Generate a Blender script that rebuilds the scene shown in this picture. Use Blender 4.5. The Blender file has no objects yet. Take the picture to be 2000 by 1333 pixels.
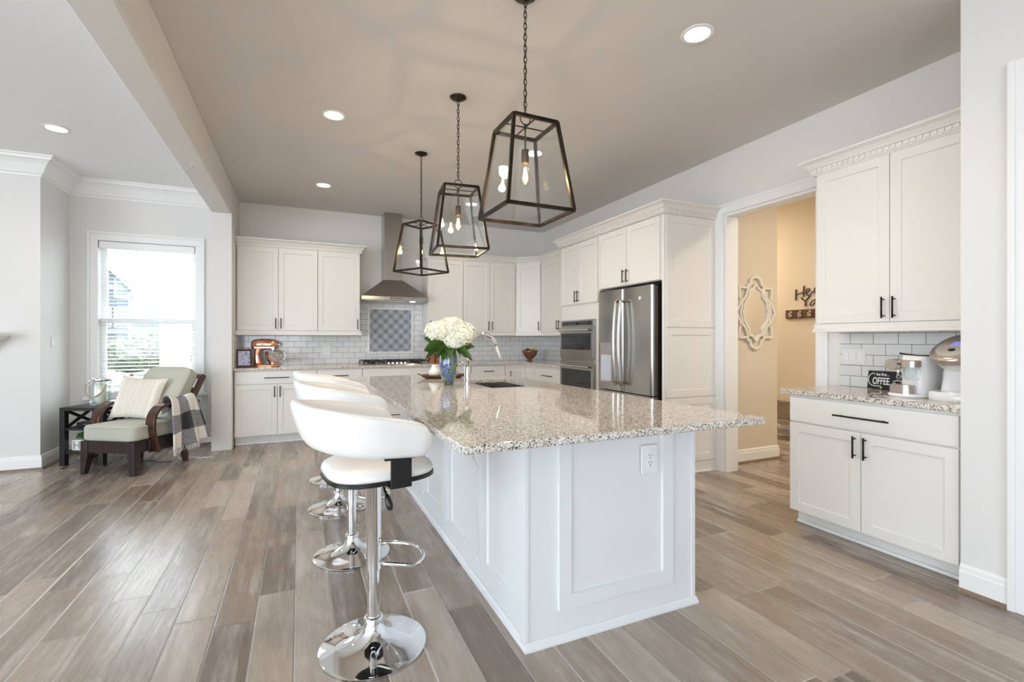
import bpy, bmesh, math, random
from math import sin, cos, pi, radians, sqrt, atan2
from mathutils import Vector
random.seed(7)
S = bpy.context.scene
COL = S.collection

# ------------------------------------------------------------------ camera
F_PX, H_EYE = 932.0, 1.27
cam_d = bpy.data.cameras.new('camera')
cam_d.sensor_width = 36.0
cam_d.lens = F_PX / 2000 * 36.0
cam_d.shift_y = -4.5 / 2000
cam_d.clip_start = 0.05
cam = bpy.data.objects.new('camera', cam_d)
COL.objects.link(cam)
cam.location = (0, 0, H_EYE)
cam.rotation_euler = (pi / 2, 0, -radians(24.0))
S.camera = cam

# ------------------------------------------------------------------ world, sun, exposure
W = bpy.data.worlds.new('sky'); S.world = W
W.use_nodes = True
bg = W.node_tree.nodes['Background']
_t = W.node_tree
_g = _t.nodes.new('ShaderNodeTexCoord'); _s = _t.nodes.new('ShaderNodeSeparateXYZ'); _r = _t.nodes.new('ShaderNodeValToRGB')
_t.links.new(_g.outputs['Generated'], _s.inputs[0]); _t.links.new(_s.outputs[2], _r.inputs[0]); _t.links.new(_r.outputs[0], bg.inputs[0])
_r.color_ramp.elements[0].position = 0.0; _r.color_ramp.elements[0].color = (0.83, 0.90, 0.98, 1)   # lower half kept bright, added to light the ceilings from below
_r.color_ramp.elements[1].position = 0.02; _r.color_ramp.elements[1].color = (0.765, 0.89, 1.0, 1)    # bright overcast sky
bg.inputs[1].default_value = 5.2
S.cycles.diffuse_bounces = 8
S.cycles.max_bounces = 14
S.cycles.transparent_max_bounces = 24
S.view_settings.view_transform = 'Standard'
S.view_settings.look = 'None'
S.view_settings.gamma = 1.0
S.view_settings.exposure = 0.78
S.view_settings.use_curve_mapping = False


def light(kind, name, loc, energy, color=(1, 1, 1), size=0.1, rot=(0, 0, 0), sy=None, spot=None, blend=0.6):
    d = bpy.data.lights.new(name, kind)
    d.energy = energy; d.color = color
    if kind == 'AREA':
        d.size = size
        if sy: d.shape = 'RECTANGLE'; d.size_y = sy
    elif kind == 'SUN': d.angle = size
    else: d.shadow_soft_size = size
    if spot: d.spot_size = spot; d.spot_blend = blend
    o = bpy.data.objects.new(name, d); COL.objects.link(o)
    o.location = loc; o.rotation_euler = rot
    return o


light('SUN', 'sun', (8, 20, 20), 2.2, (1.0, 0.97, 0.92), 0.05, (0, radians(38), 0))
WARM = (1.0, 0.88, 0.74)
# (the lamps' own lights are made where the lamps are built)

# ------------------------------------------------------------------ materials
def N(t, typ, ins=None, **at):
    n = t.nodes.new(typ)
    for k, v in at.items(): setattr(n, k, v)
    for k, v in (ins or {}).items():
        s = n.inputs[k]
        if isinstance(v, bpy.types.NodeSocket): t.links.new(v, s)
        else: s.default_value = v
    return n


def M_(t, op, a, b=0.0, c=0.0):
    n = t.nodes.new('ShaderNodeMath'); n.operation = op
    for i, v in enumerate((a, b, c)):
        if isinstance(v, bpy.types.NodeSocket): t.links.new(v, n.inputs[i])
        else: n.inputs[i].default_value = v
    return n.outputs[0]


def rgb(c): return (c[0], c[1], c[2], 1.0)


def mixc(t, fac, a, b, mode='MIX'):
    n = t.nodes.new('ShaderNodeMix'); n.data_type = 'RGBA'; n.blend_type = mode
    for i, v in ((0, fac), (6, a), (7, b)):
        if isinstance(v, bpy.types.NodeSocket): t.links.new(v, n.inputs[i])
        else: n.inputs[i].default_value = v if i == 0 else rgb(v)
    return n.outputs[2]


def ramp(t, fac, stops, interp='LINEAR'):
    n = t.nodes.new('ShaderNodeValToRGB'); n.color_ramp.interpolation = interp
    e = n.color_ramp.elements
    while len(e) < len(stops): e.new(0.5)
    for el, (p, c) in zip(e, stops):
        el.position = p; el.color = rgb(c) if hasattr(c, '__len__') else (c, c, c, 1)
    t.links.new(fac, n.inputs[0])
    return n.outputs[0]


def new_mat(name):
    m = bpy.data.materials.new(name); m.use_nodes = True
    t = m.node_tree
    return m, t, t.nodes['Principled BSDF']


def mat(name, col, rough=0.5, metal=0.0, emit=None, es=0.0, bump=0.0, bscale=200.0, coat=0.0, vary=0.0, vscale=6.0, ior=None, sheen=0.0):
    m, t, b = new_mat(name)
    b.inputs['Base Color'].default_value = rgb(col)
    b.inputs['Roughness'].default_value = rough
    b.inputs['Metallic'].default_value = metal
    b.inputs['Coat Weight'].default_value = coat
    b.inputs['Sheen Weight'].default_value = sheen
    if ior: b.inputs['IOR'].default_value = ior
    if emit:
        b.inputs['Emission Color'].default_value = rgb(emit); b.inputs['Emission Strength'].default_value = es
    tc = N(t, 'ShaderNodeTexCoord').outputs['Object']
    if vary:
        n = N(t, 'ShaderNodeTexNoise', {'Vector': tc, 'Scale': vscale, 'Detail': 4.0}).outputs[0]
        c = mixc(t, n, [x * (1 - vary) for x in col], [min(1, x * (1 + vary)) for x in col])
        t.links.new(c, b.inputs['Base Color'])
    if bump:
        n = N(t, 'ShaderNodeTexNoise', {'Vector': tc, 'Scale': bscale, 'Detail': 3.0}).outputs[0]
        bp = N(t, 'ShaderNodeBump', {'Height': n, 'Strength': bump, 'Distance': 0.002})
        t.links.new(bp.outputs[0], b.inputs['Normal'])
    return m


M = {}
M['wall'] = mat('wall_paint', (0.725, 0.71, 0.69), 0.75, bump=0.08, bscale=350)
M['ceil'] = mat('ceiling_paint', (0.84, 0.84, 0.84), 0.85, bump=0.06, bscale=300)
M['ceil_dim'] = mat('dimmed_ceiling_paint', (0.66, 0.635, 0.615), 0.85, bump=0.06, bscale=300)  # same ceiling paint, the kitchen's dimmer warm light put into its colour
M['hall'] = mat('hall_paint', (0.66, 0.59, 0.48), 0.75, bump=0.08, bscale=350)
M['trim'] = mat('trim_paint', (0.82, 0.82, 0.81), 0.35)
M['cab'] = mat('cabinet_paint', (0.745, 0.725, 0.69), 0.33)
M['isl'] = mat('island_paint', (0.755, 0.76, 0.765), 0.33)
M['signblack'] = mat('black_sign_paint', (0.006, 0.006, 0.006), 0.6)
M['face'] = mat('champagne_face', (0.66, 0.60, 0.55), 0.35, 0.4)
M['black'] = mat('black_metal', (0.012, 0.012, 0.013), 0.35, 0.6)
M['blackp'] = mat('black_plastic', (0.012, 0.012, 0.012), 0.3)
M['gap'] = mat('dark_recess', (0.02, 0.018, 0.017), 0.7)
M['chrome'] = mat('chrome', (0.86, 0.87, 0.88), 0.05, 1.0)
M['nickel'] = mat('brushed_nickel', (0.62, 0.60, 0.57), 0.25, 1.0)
M['leather'] = mat('white_leather', (0.86, 0.845, 0.82), 0.34, bump=0.1, bscale=500, coat=0.15)
M['copper'] = mat('copper', (0.83, 0.40, 0.25), 0.14, 1.0, vary=0.1)
M['copper_dk'] = mat('dark_copper', (0.35, 0.12, 0.07), 0.2, 1.0)
M['darkwood'] = mat('espresso_wood', (0.028, 0.018, 0.018), 0.28, vary=0.4, vscale=30, coat=0.1)
M['blackwood'] = mat('black_stained_wood', (0.010, 0.009, 0.010), 0.42, vary=0.4, vscale=30)
M['redwood'] = mat('mahogany_wood', (0.055, 0.02, 0.012), 0.2, vary=0.4, vscale=30, coat=0.4)
M['oven_glass'] = mat('oven_glass', (0.02, 0.02, 0.022), 0.06)
M['white_pl'] = mat('white_plastic', (0.80, 0.80, 0.80), 0.25)
M['white_gl'] = mat('white_gloss', (0.82, 0.82, 0.83), 0.12, coat=0.5)
M['champ'] = mat('champagne_metal', (0.58, 0.51, 0.45), 0.28, 0.85)
M['ceramic'] = mat('white_ceramic', (0.82, 0.82, 0.80), 0.12, coat=0.4)
M['wax'] = mat('candle_wax', (0.85, 0.80, 0.62), 0.5)
M['rope'] = mat('rope', (0.42, 0.33, 0.22), 0.9, bump=0.6, bscale=250)
M['leaf'] = mat('leaf_green', (0.055, 0.12, 0.02), 0.38, vary=0.5, vscale=25)
M['leaf2'] = mat('boxwood_green', (0.06, 0.14, 0.02), 0.5, vary=0.5, vscale=40)
M['petal'] = mat('petal_cream', (0.86, 0.86, 0.74), 0.6, vary=0.08, vscale=18)
M['shoe'] = mat('oak_shoe', (0.20, 0.145, 0.10), 0.4, vary=0.3, vscale=20)
M['board'] = mat('rustic_board', (0.10, 0.048, 0.022), 0.5, vary=0.5, vscale=25)
M['bark'] = mat('brown_metal', (0.07, 0.045, 0.025), 0.45, 0.5)
M['lamp'] = mat('lamp_lens', (0.9, 0.9, 0.88), 0.5, emit=(1.0, 0.93, 0.82), es=9.0)
M['filament'] = mat('bulb_filament', (1.0, 0.6, 0.3), 0.5, emit=(1.0, 0.70, 0.36), es=40.0)
M['screen'] = mat('blue_screen', (0.10, 0.10, 0.3), 0.2, emit=(0.25, 0.27, 0.75), es=0.5)
M['bowl_wood'] = mat('red_brown_glaze', (0.17, 0.06, 0.035), 0.15, vary=0.5, vscale=14, coat=0.6)
M['fruit_o'] = mat('fruit_orange', (0.55, 0.22, 0.06), 0.35, vary=0.2)
M['fruit_g'] = mat('fruit_green', (0.22, 0.26, 0.06), 0.35, vary=0.2)
M['mirror'] = mat('mirror_silver', (0.88, 0.88, 0.87), 0.02, 1.0)
M['frame_w'] = mat('cream_frame', (0.74, 0.71, 0.64), 0.35)
M['grayw'] = mat('grey_wood', (0.34, 0.30, 0.25), 0.5, vary=0.3, vscale=20)
M['text'] = mat('white_lettering', (0.85, 0.85, 0.84), 0.6)
M['slat'] = mat('blind_slat', (0.84, 0.84, 0.84), 0.45)


def m_steel():
    m, t, b = new_mat('stainless_steel')
    tc = N(t, 'ShaderNodeTexCoord').outputs['Object']
    mp = N(t, 'ShaderNodeMapping', {'Vector': tc, 'Scale': (400.0, 400.0, 6.0)}).outputs[0]
    n = N(t, 'ShaderNodeTexNoise', {'Vector': mp, 'Scale': 1.0, 'Detail': 2.0}).outputs[0]
    t.links.new(ramp(t, n, [(0.2, (0.405, 0.385, 0.36)), (0.8, (0.45, 0.43, 0.405))]), b.inputs['Base Color'])
    t.links.new(ramp(t, n, [(0.2, 0.20), (0.8, 0.26)]), b.inputs['Roughness'])
    b.inputs['Metallic'].default_value = 1.0
    return m


def m_bronze():
    m, t, b = new_mat('aged_bronze')
    tc = N(t, 'ShaderNodeTexCoord').outputs['Object']
    n = N(t, 'ShaderNodeTexNoise', {'Vector': tc, 'Scale': 14.0, 'Detail': 5.0}).outputs[0]
    t.links.new(ramp(t, n, [(0.35, (0.018, 0.014, 0.011)), (0.62, (0.05, 0.034, 0.022)), (0.85, (0.15, 0.105, 0.07))]), b.inputs['Base Color'])
    b.inputs['Metallic'].default_value = 0.8; b.inputs['Roughness'].default_value = 0.38
    return m


def m_glass(name, tint=(1, 1, 1), refl=1.0, rough=0.0):
    m = bpy.data.materials.new(name); m.use_nodes = True
    t = m.node_tree; t.nodes.clear()
    tr = N(t, 'ShaderNodeBsdfTransparent', {'Color': rgb(tint)})
    gl = N(t, 'ShaderNodeBsdfGlossy', {'Color': (1, 1, 1, 1), 'Roughness': rough})
    bf = N(t, 'ShaderNodeNewGeometry').outputs['Backfacing']
    fr = N(t, 'ShaderNodeFresnel', {'IOR': M_(t, 'SUBTRACT', 1.5, M_(t, 'MULTIPLY', bf, 1.5 - 1 / 1.5))})
    mx = N(t, 'ShaderNodeMixShader', {0: M_(t, 'MULTIPLY', fr.outputs[0], refl), 1: tr.outputs[0], 2: gl.outputs[0]})
    o = N(t, 'ShaderNodeOutputMaterial', {0: mx.outputs[0]})
    return m


def m_floor():
    m, t, b = new_mat('plank_floor')
    tc = N(t, 'ShaderNodeTexCoord').outputs['Object']
    sp = N(t, 'ShaderNodeSeparateXYZ', {0: tc})
    x, y = sp.outputs[0], sp.outputs[1]
    PW, PL = 0.163, 0.95
    xr = M_(t, 'DIVIDE', M_(t, 'ADD', x, 0.02), PW)
    row = M_(t, 'FLOOR', xr)
    rnd = N(t, 'ShaderNodeTexWhiteNoise', {'W': row}, noise_dimensions='1D')
    off = M_(t, 'MULTIPLY', rnd.outputs[0], 3.0)
    # two lengths per row so that the end joints look random
    yy = M_(t, 'ADD', M_(t, 'DIVIDE', y, PL), off)
    wob = M_(t, 'MULTIPLY', M_(t, 'SINE', M_(t, 'ADD', M_(t, 'MULTIPLY', yy, 2.1), M_(t, 'MULTIPLY', row, 1.7))), 0.33)
    yy = M_(t, 'ADD', yy, wob)
    seg = M_(t, 'FLOOR', yy)
    idv = N(t, 'ShaderNodeCombineXYZ', {0: row, 1: seg, 2: 0.0}).outputs[0]
    wn = N(t, 'ShaderNodeTexWhiteNoise', {'Vector': idv}, noise_dimensions='3D')
    tone = wn.outputs[0]
    sh = N(t, 'ShaderNodeVectorMath', {0: tc, 1: wn.outputs[1]}, operation='ADD').outputs[0]
    mp = N(t, 'ShaderNodeMapping', {'Vector': sh, 'Scale': (22.0, 1.5, 1.0)}).outputs[0]
    g1 = N(t, 'ShaderNodeTexNoise', {'Vector': mp, 'Scale': 1.0, 'Detail': 6.0, 'Roughness': 0.65}).outputs[0]
    mp2 = N(t, 'ShaderNodeMapping', {'Vector': sh, 'Scale': (120.0, 5.0, 1.0)}).outputs[0]
    g2 = N(t, 'ShaderNodeTexNoise', {'Vector': mp2, 'Scale': 1.0, 'Detail': 4.0}).outputs[0]
    blot = N(t, 'ShaderNodeTexNoise', {'Vector': N(t, 'ShaderNodeMapping', {'Vector': sh, 'Scale': (9.0, 2.2, 1.0)}).outputs[0], 'Scale': 1.0, 'Detail': 5.0, 'Roughness': 0.7}).outputs[0]
    c0 = ramp(t, tone, [(0.0, (0.165, 0.122, 0.092)), (0.3, (0.24, 0.182, 0.138)), (0.65, (0.345, 0.272, 0.212)), (1.0, (0.47, 0.40, 0.335))])
    c1 = mixc(t, M_(t, 'MULTIPLY', ramp(t, g1, [(0.45, 0.0), (0.75, 1.0)]), M_(t, 'MULTIPLY', ramp(t, blot, [(0.42, 0.12), (0.60, 1.0)]), 0.95)), c0, (0.60, 0.55, 0.49))
    c2 = mixc(t, M_(t, 'MULTIPLY', ramp(t, g2, [(0.5, 0.0), (0.8, 1.0)]), 0.28), c1, (0.12, 0.085, 0.06))
    c3 = mixc(t, M_(t, 'MULTIPLY', ramp(t, blot, [(0.30, 1.0), (0.48, 0.0)]), 0.40), c2, (0.27, 0.185, 0.12))
    fx = M_(t, 'FRACT', xr); fy = M_(t, 'FRACT', yy)
    ex = M_(t, 'MINIMUM', fx, M_(t, 'SUBTRACT', 1.0, fx))
    ey = M_(t, 'MULTIPLY', M_(t, 'MINIMUM', fy, M_(t, 'SUBTRACT', 1.0, fy)), PL / PW)
    e = M_(t, 'MINIMUM', ex, ey)
    groove = ramp(t, e, [(0.0, 1.0), (0.014, 1.0), (0.030, 0.0)])
    gcol = mixc(t, rnd.outputs[0], (0.17, 0.135, 0.11), (0.70, 0.67, 0.64))
    c4 = mixc(t, M_(t, 'MULTIPLY', groove, 0.9), c3, gcol)
    t.links.new(c4, b.inputs['Base Color'])
    t.links.new(ramp(t, g2, [(0.2, 0.20), (0.8, 0.34)]), b.inputs['Roughness'])
    b.inputs['Coat Weight'].default_value = 0.25
    b.inputs['Coat Roughness'].default_value = 0.22
    hgt = M_(t, 'ADD', M_(t, 'MULTIPLY', ramp(t, e, [(0.0, 0.0), (0.03, 1.0)]), 1.0), M_(t, 'MULTIPLY', g2, 0.12))
    bp = N(t, 'ShaderNodeBump', {'Height': hgt, 'Strength': 0.35, 'Distance': 0.003})
    t.links.new(bp.outputs[0], b.inputs['Normal'])
    return m


def m_granite():
    m, t, b = new_mat('speckled_granite')
    tc = N(t, 'ShaderNodeTexCoord').outputs['Object']
    dn = N(t, 'ShaderNodeTexNoise', {'Vector': tc, 'Scale': 260.0, 'Detail': 2.0}).outputs[1]
    tcd = N(t, 'ShaderNodeVectorMath', {0: tc, 1: N(t, 'ShaderNodeVectorMath', {0: dn, 3: 0.005}, operation='SCALE').outputs[0]}, operation='ADD').outputs[0]
    v1 = N(t, 'ShaderNodeTexVoronoi', {'Vector': tcd, 'Scale': 235.0, 'Randomness': 1.0})
    s1 = N(t, 'ShaderNodeSeparateColor', {0: v1.outputs['Color']})
    n1 = N(t, 'ShaderNodeTexNoise', {'Vector': tc, 'Scale': 40.0, 'Detail': 5.0}).outputs[0]
    k = M_(t, 'ADD', M_(t, 'MULTIPLY', s1.outputs[0], 0.72), M_(t, 'MULTIPLY', n1, 0.36))
    c = ramp(t, k, [(0.0, (0.02, 0.021, 0.024)), (0.25, (0.05, 0.05, 0.055)), (0.28, (0.21, 0.185, 0.16)), (0.39, (0.36, 0.31, 0.25)),
                    (0.42, (0.58, 0.51, 0.425)), (0.64, (0.66, 0.595, 0.515)), (0.69, (0.78, 0.745, 0.70)), (1.0, (0.82, 0.81, 0.79))])
    t.links.new(c, b.inputs['Base Color'])
    b.inputs['Roughness'].default_value = 0.045
    b.inputs['IOR'].default_value = 1.62
    return m


def m_tile(name, horiz, ox=0.0, oz=0.922, w=0.154, h=0.0775):
    m, t, b = new_mat(name)
    tc = N(t, 'ShaderNodeTexCoord').outputs['Object']
    sp = N(t, 'ShaderNodeSeparateXYZ', {0: tc})
    u = M_(t, 'ADD', sp.outputs[0 if horiz == 'x' else 1], 20.0 * w - ox)
    v = M_(t, 'SUBTRACT', sp.outputs[2], oz - 20 * h)
    vec = N(t, 'ShaderNodeCombineXYZ', {0: u, 1: v, 2: 0.0}).outputs[0]
    br = N(t, 'ShaderNodeTexBrick', {'Vector': vec, 'Color1': (0.79, 0.79, 0.785, 1), 'Color2': (0.74, 0.745, 0.75, 1), 'Mortar': (0.16, 0.155, 0.15, 1),
                                   'Scale': 1.0, 'Mortar Size': 0.0019, 'Mortar Smooth': 0.15, 'Bias': 0.0, 'Brick Width': w, 'Row Height': h})
    t.links.new(br.outputs[0], b.inputs['Base Color'])
    t.links.new(ramp(t, br.outputs[1], [(0.0, 0.09), (1.0, 0.7)]), b.inputs['Roughness'])
    nz = N(t, 'ShaderNodeTexNoise', {'Vector': tc, 'Scale': 14.0}).outputs[0]
    hg = M_(t, 'ADD', M_(t, 'SUBTRACT', 1.0, br.outputs[1]), M_(t, 'MULTIPLY', nz, 0.25))
    bp = N(t, 'ShaderNodeBump', {'Height': hg, 'Strength': 0.4, 'Distance': 0.003})
    t.links.new(bp.outputs[0], b.inputs['Normal'])
    return m


def m_deco(x0, z0, p):
    m, t, b = new_mat('patterned_tile')
    tc = N(t, 'ShaderNodeTexCoord').outputs['Object']
    sp = N(t, 'ShaderNodeSeparateXYZ', {0: tc})
    u = M_(t, 'DIVIDE', M_(t, 'SUBTRACT', sp.outputs[0], x0), p)
    v = M_(t, 'DIVIDE', M_(t, 'SUBTRACT', sp.outputs[2], z0), p)
    def cen(s, o): return M_(t, 'ABSOLUTE', M_(t, 'SUBTRACT', M_(t, 'FRACT', M_(t, 'ADD', s, 20.0 + o)), 0.5))
    ua, va, ub, vb = cen(u, 0), cen(v, 0), cen(u, .5), cen(v, .5)
    d = M_(t, 'MINIMUM', M_(t, 'ADD', ua, va), M_(t, 'ADD', ub, vb))
    D, Wt, B1, B2 = (0.05, 0.065, 0.09), (0.70, 0.71, 0.72), (0.17, 0.21, 0.28), (0.40, 0.44, 0.50)
    base = ramp(t, d, [(0.0, Wt), (0.06, D), (0.105, Wt), (0.17, D), (0.215, Wt), (0.25, B2), (0.33, D), (0.37, Wt), (0.42, B1)], 'CONSTANT')
    lines = M_(t, 'MINIMUM', M_(t, 'MINIMUM', ua, va), M_(t, 'MINIMUM', ub, vb))
    ln = M_(t, 'LESS_THAN', M_(t, 'ABSOLUTE', M_(t, 'SUBTRACT', lines, 0.035)), 0.014)
    far = M_(t, 'GREATER_THAN', d, 0.25)
    c = mixc(t, M_(t, 'MULTIPLY', ln, far), base, D)
    nz = N(t, 'ShaderNodeTexNoise', {'Vector': tc, 'Scale': 60.0}).outputs[0]
    c = mixc(t, M_(t, 'MULTIPLY', nz, 0.15), c, (0.5, 0.52, 0.55))
    t.links.new(c, b.inputs['Base Color'])
    b.inputs['Roughness'].default_value = 0.22
    return m


def m_vase():
    m, t, b = new_mat('art_glass')
    tc = N(t, 'ShaderNodeTexCoord').outputs['Object']
    nz = N(t, 'ShaderNodeTexNoise', {'Vector': tc, 'Scale': 7.0, 'Detail': 3.0, 'Distortion': 1.0})
    n2 = N(t, 'ShaderNodeTexNoise', {'Vector': tc, 'Scale': 55.0, 'Detail': 2.0}).outputs[0]
    c1 = ramp(t, nz.outputs[0], [(0.30, (0.04, 0.08, 0.33)), (0.41, (0.10, 0.17, 0.33)), (0.46, (0.15, 0.20, 0.11)), (0.56, (0.22, 0.27, 0.16)), (0.62, (0.15, 0.19, 0.27)), (0.74, (0.30, 0.19, 0.15))])
    c = mixc(t, ramp(t, n2, [(0.60, 0.0), (0.63, 1.0)]), c1, (0.02, 0.025, 0.03))
    t.links.new(c, b.inputs['Base Color'])
    b.inputs['Roughness'].default_value = 0.05; b.inputs['Coat Weight'].default_value = 1.0
    return m


def m_fabric(name, c1, c2, scale=260.0):
    m, t, b = new_mat(name)
    tc = N(t, 'ShaderNodeTexCoord').outputs['Object']
    n = N(t, 'ShaderNodeTexNoise', {'Vector': tc, 'Scale': scale, 'Detail': 3.0}).outputs[0]
    t.links.new(mixc(t, ramp(t, n, [(0.35, 0.0), (0.65, 1.0)]), c1, c2), b.inputs['Base Color'])
    b.inputs['Roughness'].default_value = 0.95; b.inputs['Sheen Weight'].default_value = 0.2
    bp = N(t, 'ShaderNodeBump', {'Height': n, 'Strength': 0.3, 'Distance': 0.002})
    t.links.new(bp.outputs[0], b.inputs['Normal'])
    return m


def m_pillow():
    m, t, b = new_mat('ribbed_pillow')
    tc = N(t, 'ShaderNodeTexCoord').outputs['UV']
    sp = N(t, 'ShaderNodeSeparateXYZ', {0: tc})
    w = M_(t, 'SINE', M_(t, 'MULTIPLY', sp.outputs[0], 150.0))
    n = N(t, 'ShaderNodeTexNoise', {'Vector': tc, 'Scale': 40.0, 'Detail': 3.0}).outputs[0]
    band = ramp(t, sp.outputs[0], [(0.0, 0.0), (0.16, 0.0), (0.165, 1.0), (0.83, 1.0), (0.835, 0.0)], 'CONSTANT')
    f = M_(t, 'MULTIPLY', M_(t, 'MULTIPLY', M_(t, 'ADD', w, 1.0), 0.5), band)
    c = mixc(t, M_(t, 'MULTIPLY', f, 0.45), (0.82, 0.77, 0.68), (0.60, 0.54, 0.45))
    t.links.new(c, b.inputs['Base Color']); b.inputs['Roughness'].default_value = 0.95
    bp = N(t, 'ShaderNodeBump', {'Height': M_(t, 'ADD', M_(t, 'MULTIPLY', w, band), n), 'Strength': 0.5, 'Distance': 0.004})
    t.links.new(bp.outputs[0], b.inputs['Normal'])
    return m


def m_plaid():
    m, t, b = new_mat('check_blanket')
    tc = N(t, 'ShaderNodeTexCoord').outputs['UV']
    sp = N(t, 'ShaderNodeSeparateXYZ', {0: tc})
    def step(s, o): return M_(t, 'GREATER_THAN', M_(t, 'FRACT', M_(t, 'ADD', s, o)), 0.5)
    a, c_ = step(M_(t, 'MULTIPLY', sp.outputs[0], 1.5), 0.1), step(M_(t, 'MULTIPLY', sp.outputs[1], 3.0), 0.35)
    k = M_(t, 'MULTIPLY', M_(t, 'ADD', a, c_), 0.5)
    n = N(t, 'ShaderNodeTexNoise', {'Vector': tc, 'Scale': 90.0, 'Detail': 4.0}).outputs[0]
    kk = M_(t, 'ADD', k, M_(t, 'MULTIPLY', M_(t, 'SUBTRACT', n, 0.5), 0.9))
    c = ramp(t, kk, [(0.0, (0.80, 0.77, 0.72)), (0.22, (0.78, 0.75, 0.70)), (0.5, (0.20, 0.20, 0.23)), (0.8, (0.03, 0.03, 0.045)), (1.0, (0.02, 0.02, 0.03))])
    t.links.new(c, b.inputs['Base Color']); b.inputs['Roughness'].default_value = 1.0
    b.inputs['Sheen Weight'].default_value = 0.3
    bp = N(t, 'ShaderNodeBump', {'Height': n, 'Strength': 0.8, 'Distance': 0.006})
    t.links.new(bp.outputs[0], b.inputs['Normal'])
    return m


def m_photo():
    m, t, b = new_mat('photo_print')
    tc = N(t, 'ShaderNodeTexCoord').outputs['Object']
    n = N(t, 'ShaderNodeTexNoise', {'Vector': tc, 'Scale': 28.0, 'Detail': 4.0, 'Distortion': 0.6}).outputs[0]
    t.links.new(ramp(t, n, [(0.3, (0.03, 0.04, 0.12)), (0.42, (0.35, 0.38, 0.62)), (0.55, (0.62, 0.64, 0.85)), (0.7, (0.50, 0.42, 0.45))]), b.inputs['Base Color'])
    b.inputs['Roughness'].default_value = 0.15
    return m


def m_grass():
    m, t, b = new_mat('lawn_grass')
    tc = N(t, 'ShaderNodeTexCoord').outputs['Object']
    n = N(t, 'ShaderNodeTexNoise', {'Vector': tc, 'Scale': 3.0, 'Detail': 6.0}).outputs[0]
    t.links.new(ramp(t, n, [(0.3, (0.115, 0.14, 0.085)), (0.7, (0.145, 0.17, 0.112))]), b.inputs['Base Color'])
    b.inputs['Roughness'].default_value = 0.9
    return m


def m_siding(name, c):
    m, t, b = new_mat(name)
    tc = N(t, 'ShaderNodeTexCoord').outputs['Object']
    z = N(t, 'ShaderNodeSeparateXYZ', {0: tc}).outputs[2]
    f = M_(t, 'FRACT', M_(t, 'MULTIPLY', z, 5.0))
    t.links.new(mixc(t, M_(t, 'LESS_THAN', f, 0.12), c, [x * 0.75 for x in c]), b.inputs['Base Color'])
    b.inputs['Roughness'].default_value = 0.8
    return m


M['steel'] = m_steel(); M['bronze'] = m_bronze(); M['floor'] = m_floor(); M['granite'] = m_granite()
M['glass'] = m_glass('clear_pane', (0.97, 0.985, 0.98), 1.15)
M['wglass'] = m_glass('window_glass', (1, 1, 1), 0.6)
M['bulbglass'] = m_glass('bulb_glass', (1.0, 0.95, 0.86), 1.0)
M['jarglass'] = m_glass('jar_glass', (0.92, 0.95, 0.95), 1.6)
M['tileb'] = m_tile('subway_tile_back', 'x', 0.09)
M['tiler'] = m_tile('subway_tile_side', 'y', 0.05)
M['tilec'] = m_tile('subway_tile_nook', 'y', 2.26 + 0.0, 0.922)
M['deco'] = m_deco(0.915, 1.085, 0.1455)
M['vase'] = m_vase()
M['sage'] = m_fabric('sage_fabric', (0.40, 0.395, 0.32), (0.54, 0.53, 0.455))
M['pillow'] = m_pillow(); M['plaid'] = m_plaid(); M['photo'] = m_photo()
M['grass'] = m_grass()
M['siding'] = m_siding('blue_siding', (0.085, 0.098, 0.128))
M['siding2'] = m_siding('grey_siding', (0.13, 0.137, 0.15))
M['roof'] = mat('roof_shingle', (0.19, 0.19, 0.21), 0.9, vary=0.3)
M['bush'] = mat('shrub_leaves', (0.088, 0.105, 0.066), 0.8, vary=0.5, vscale=8)
M['ext_trim'] = mat('dimmed_trim', (0.20, 0.20, 0.205), 0.6)  # white house trim, darkened in colour against the bright outdoor light
M['pane_dk'] = mat('house_pane', (0.10, 0.12, 0.14), 0.1)

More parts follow.
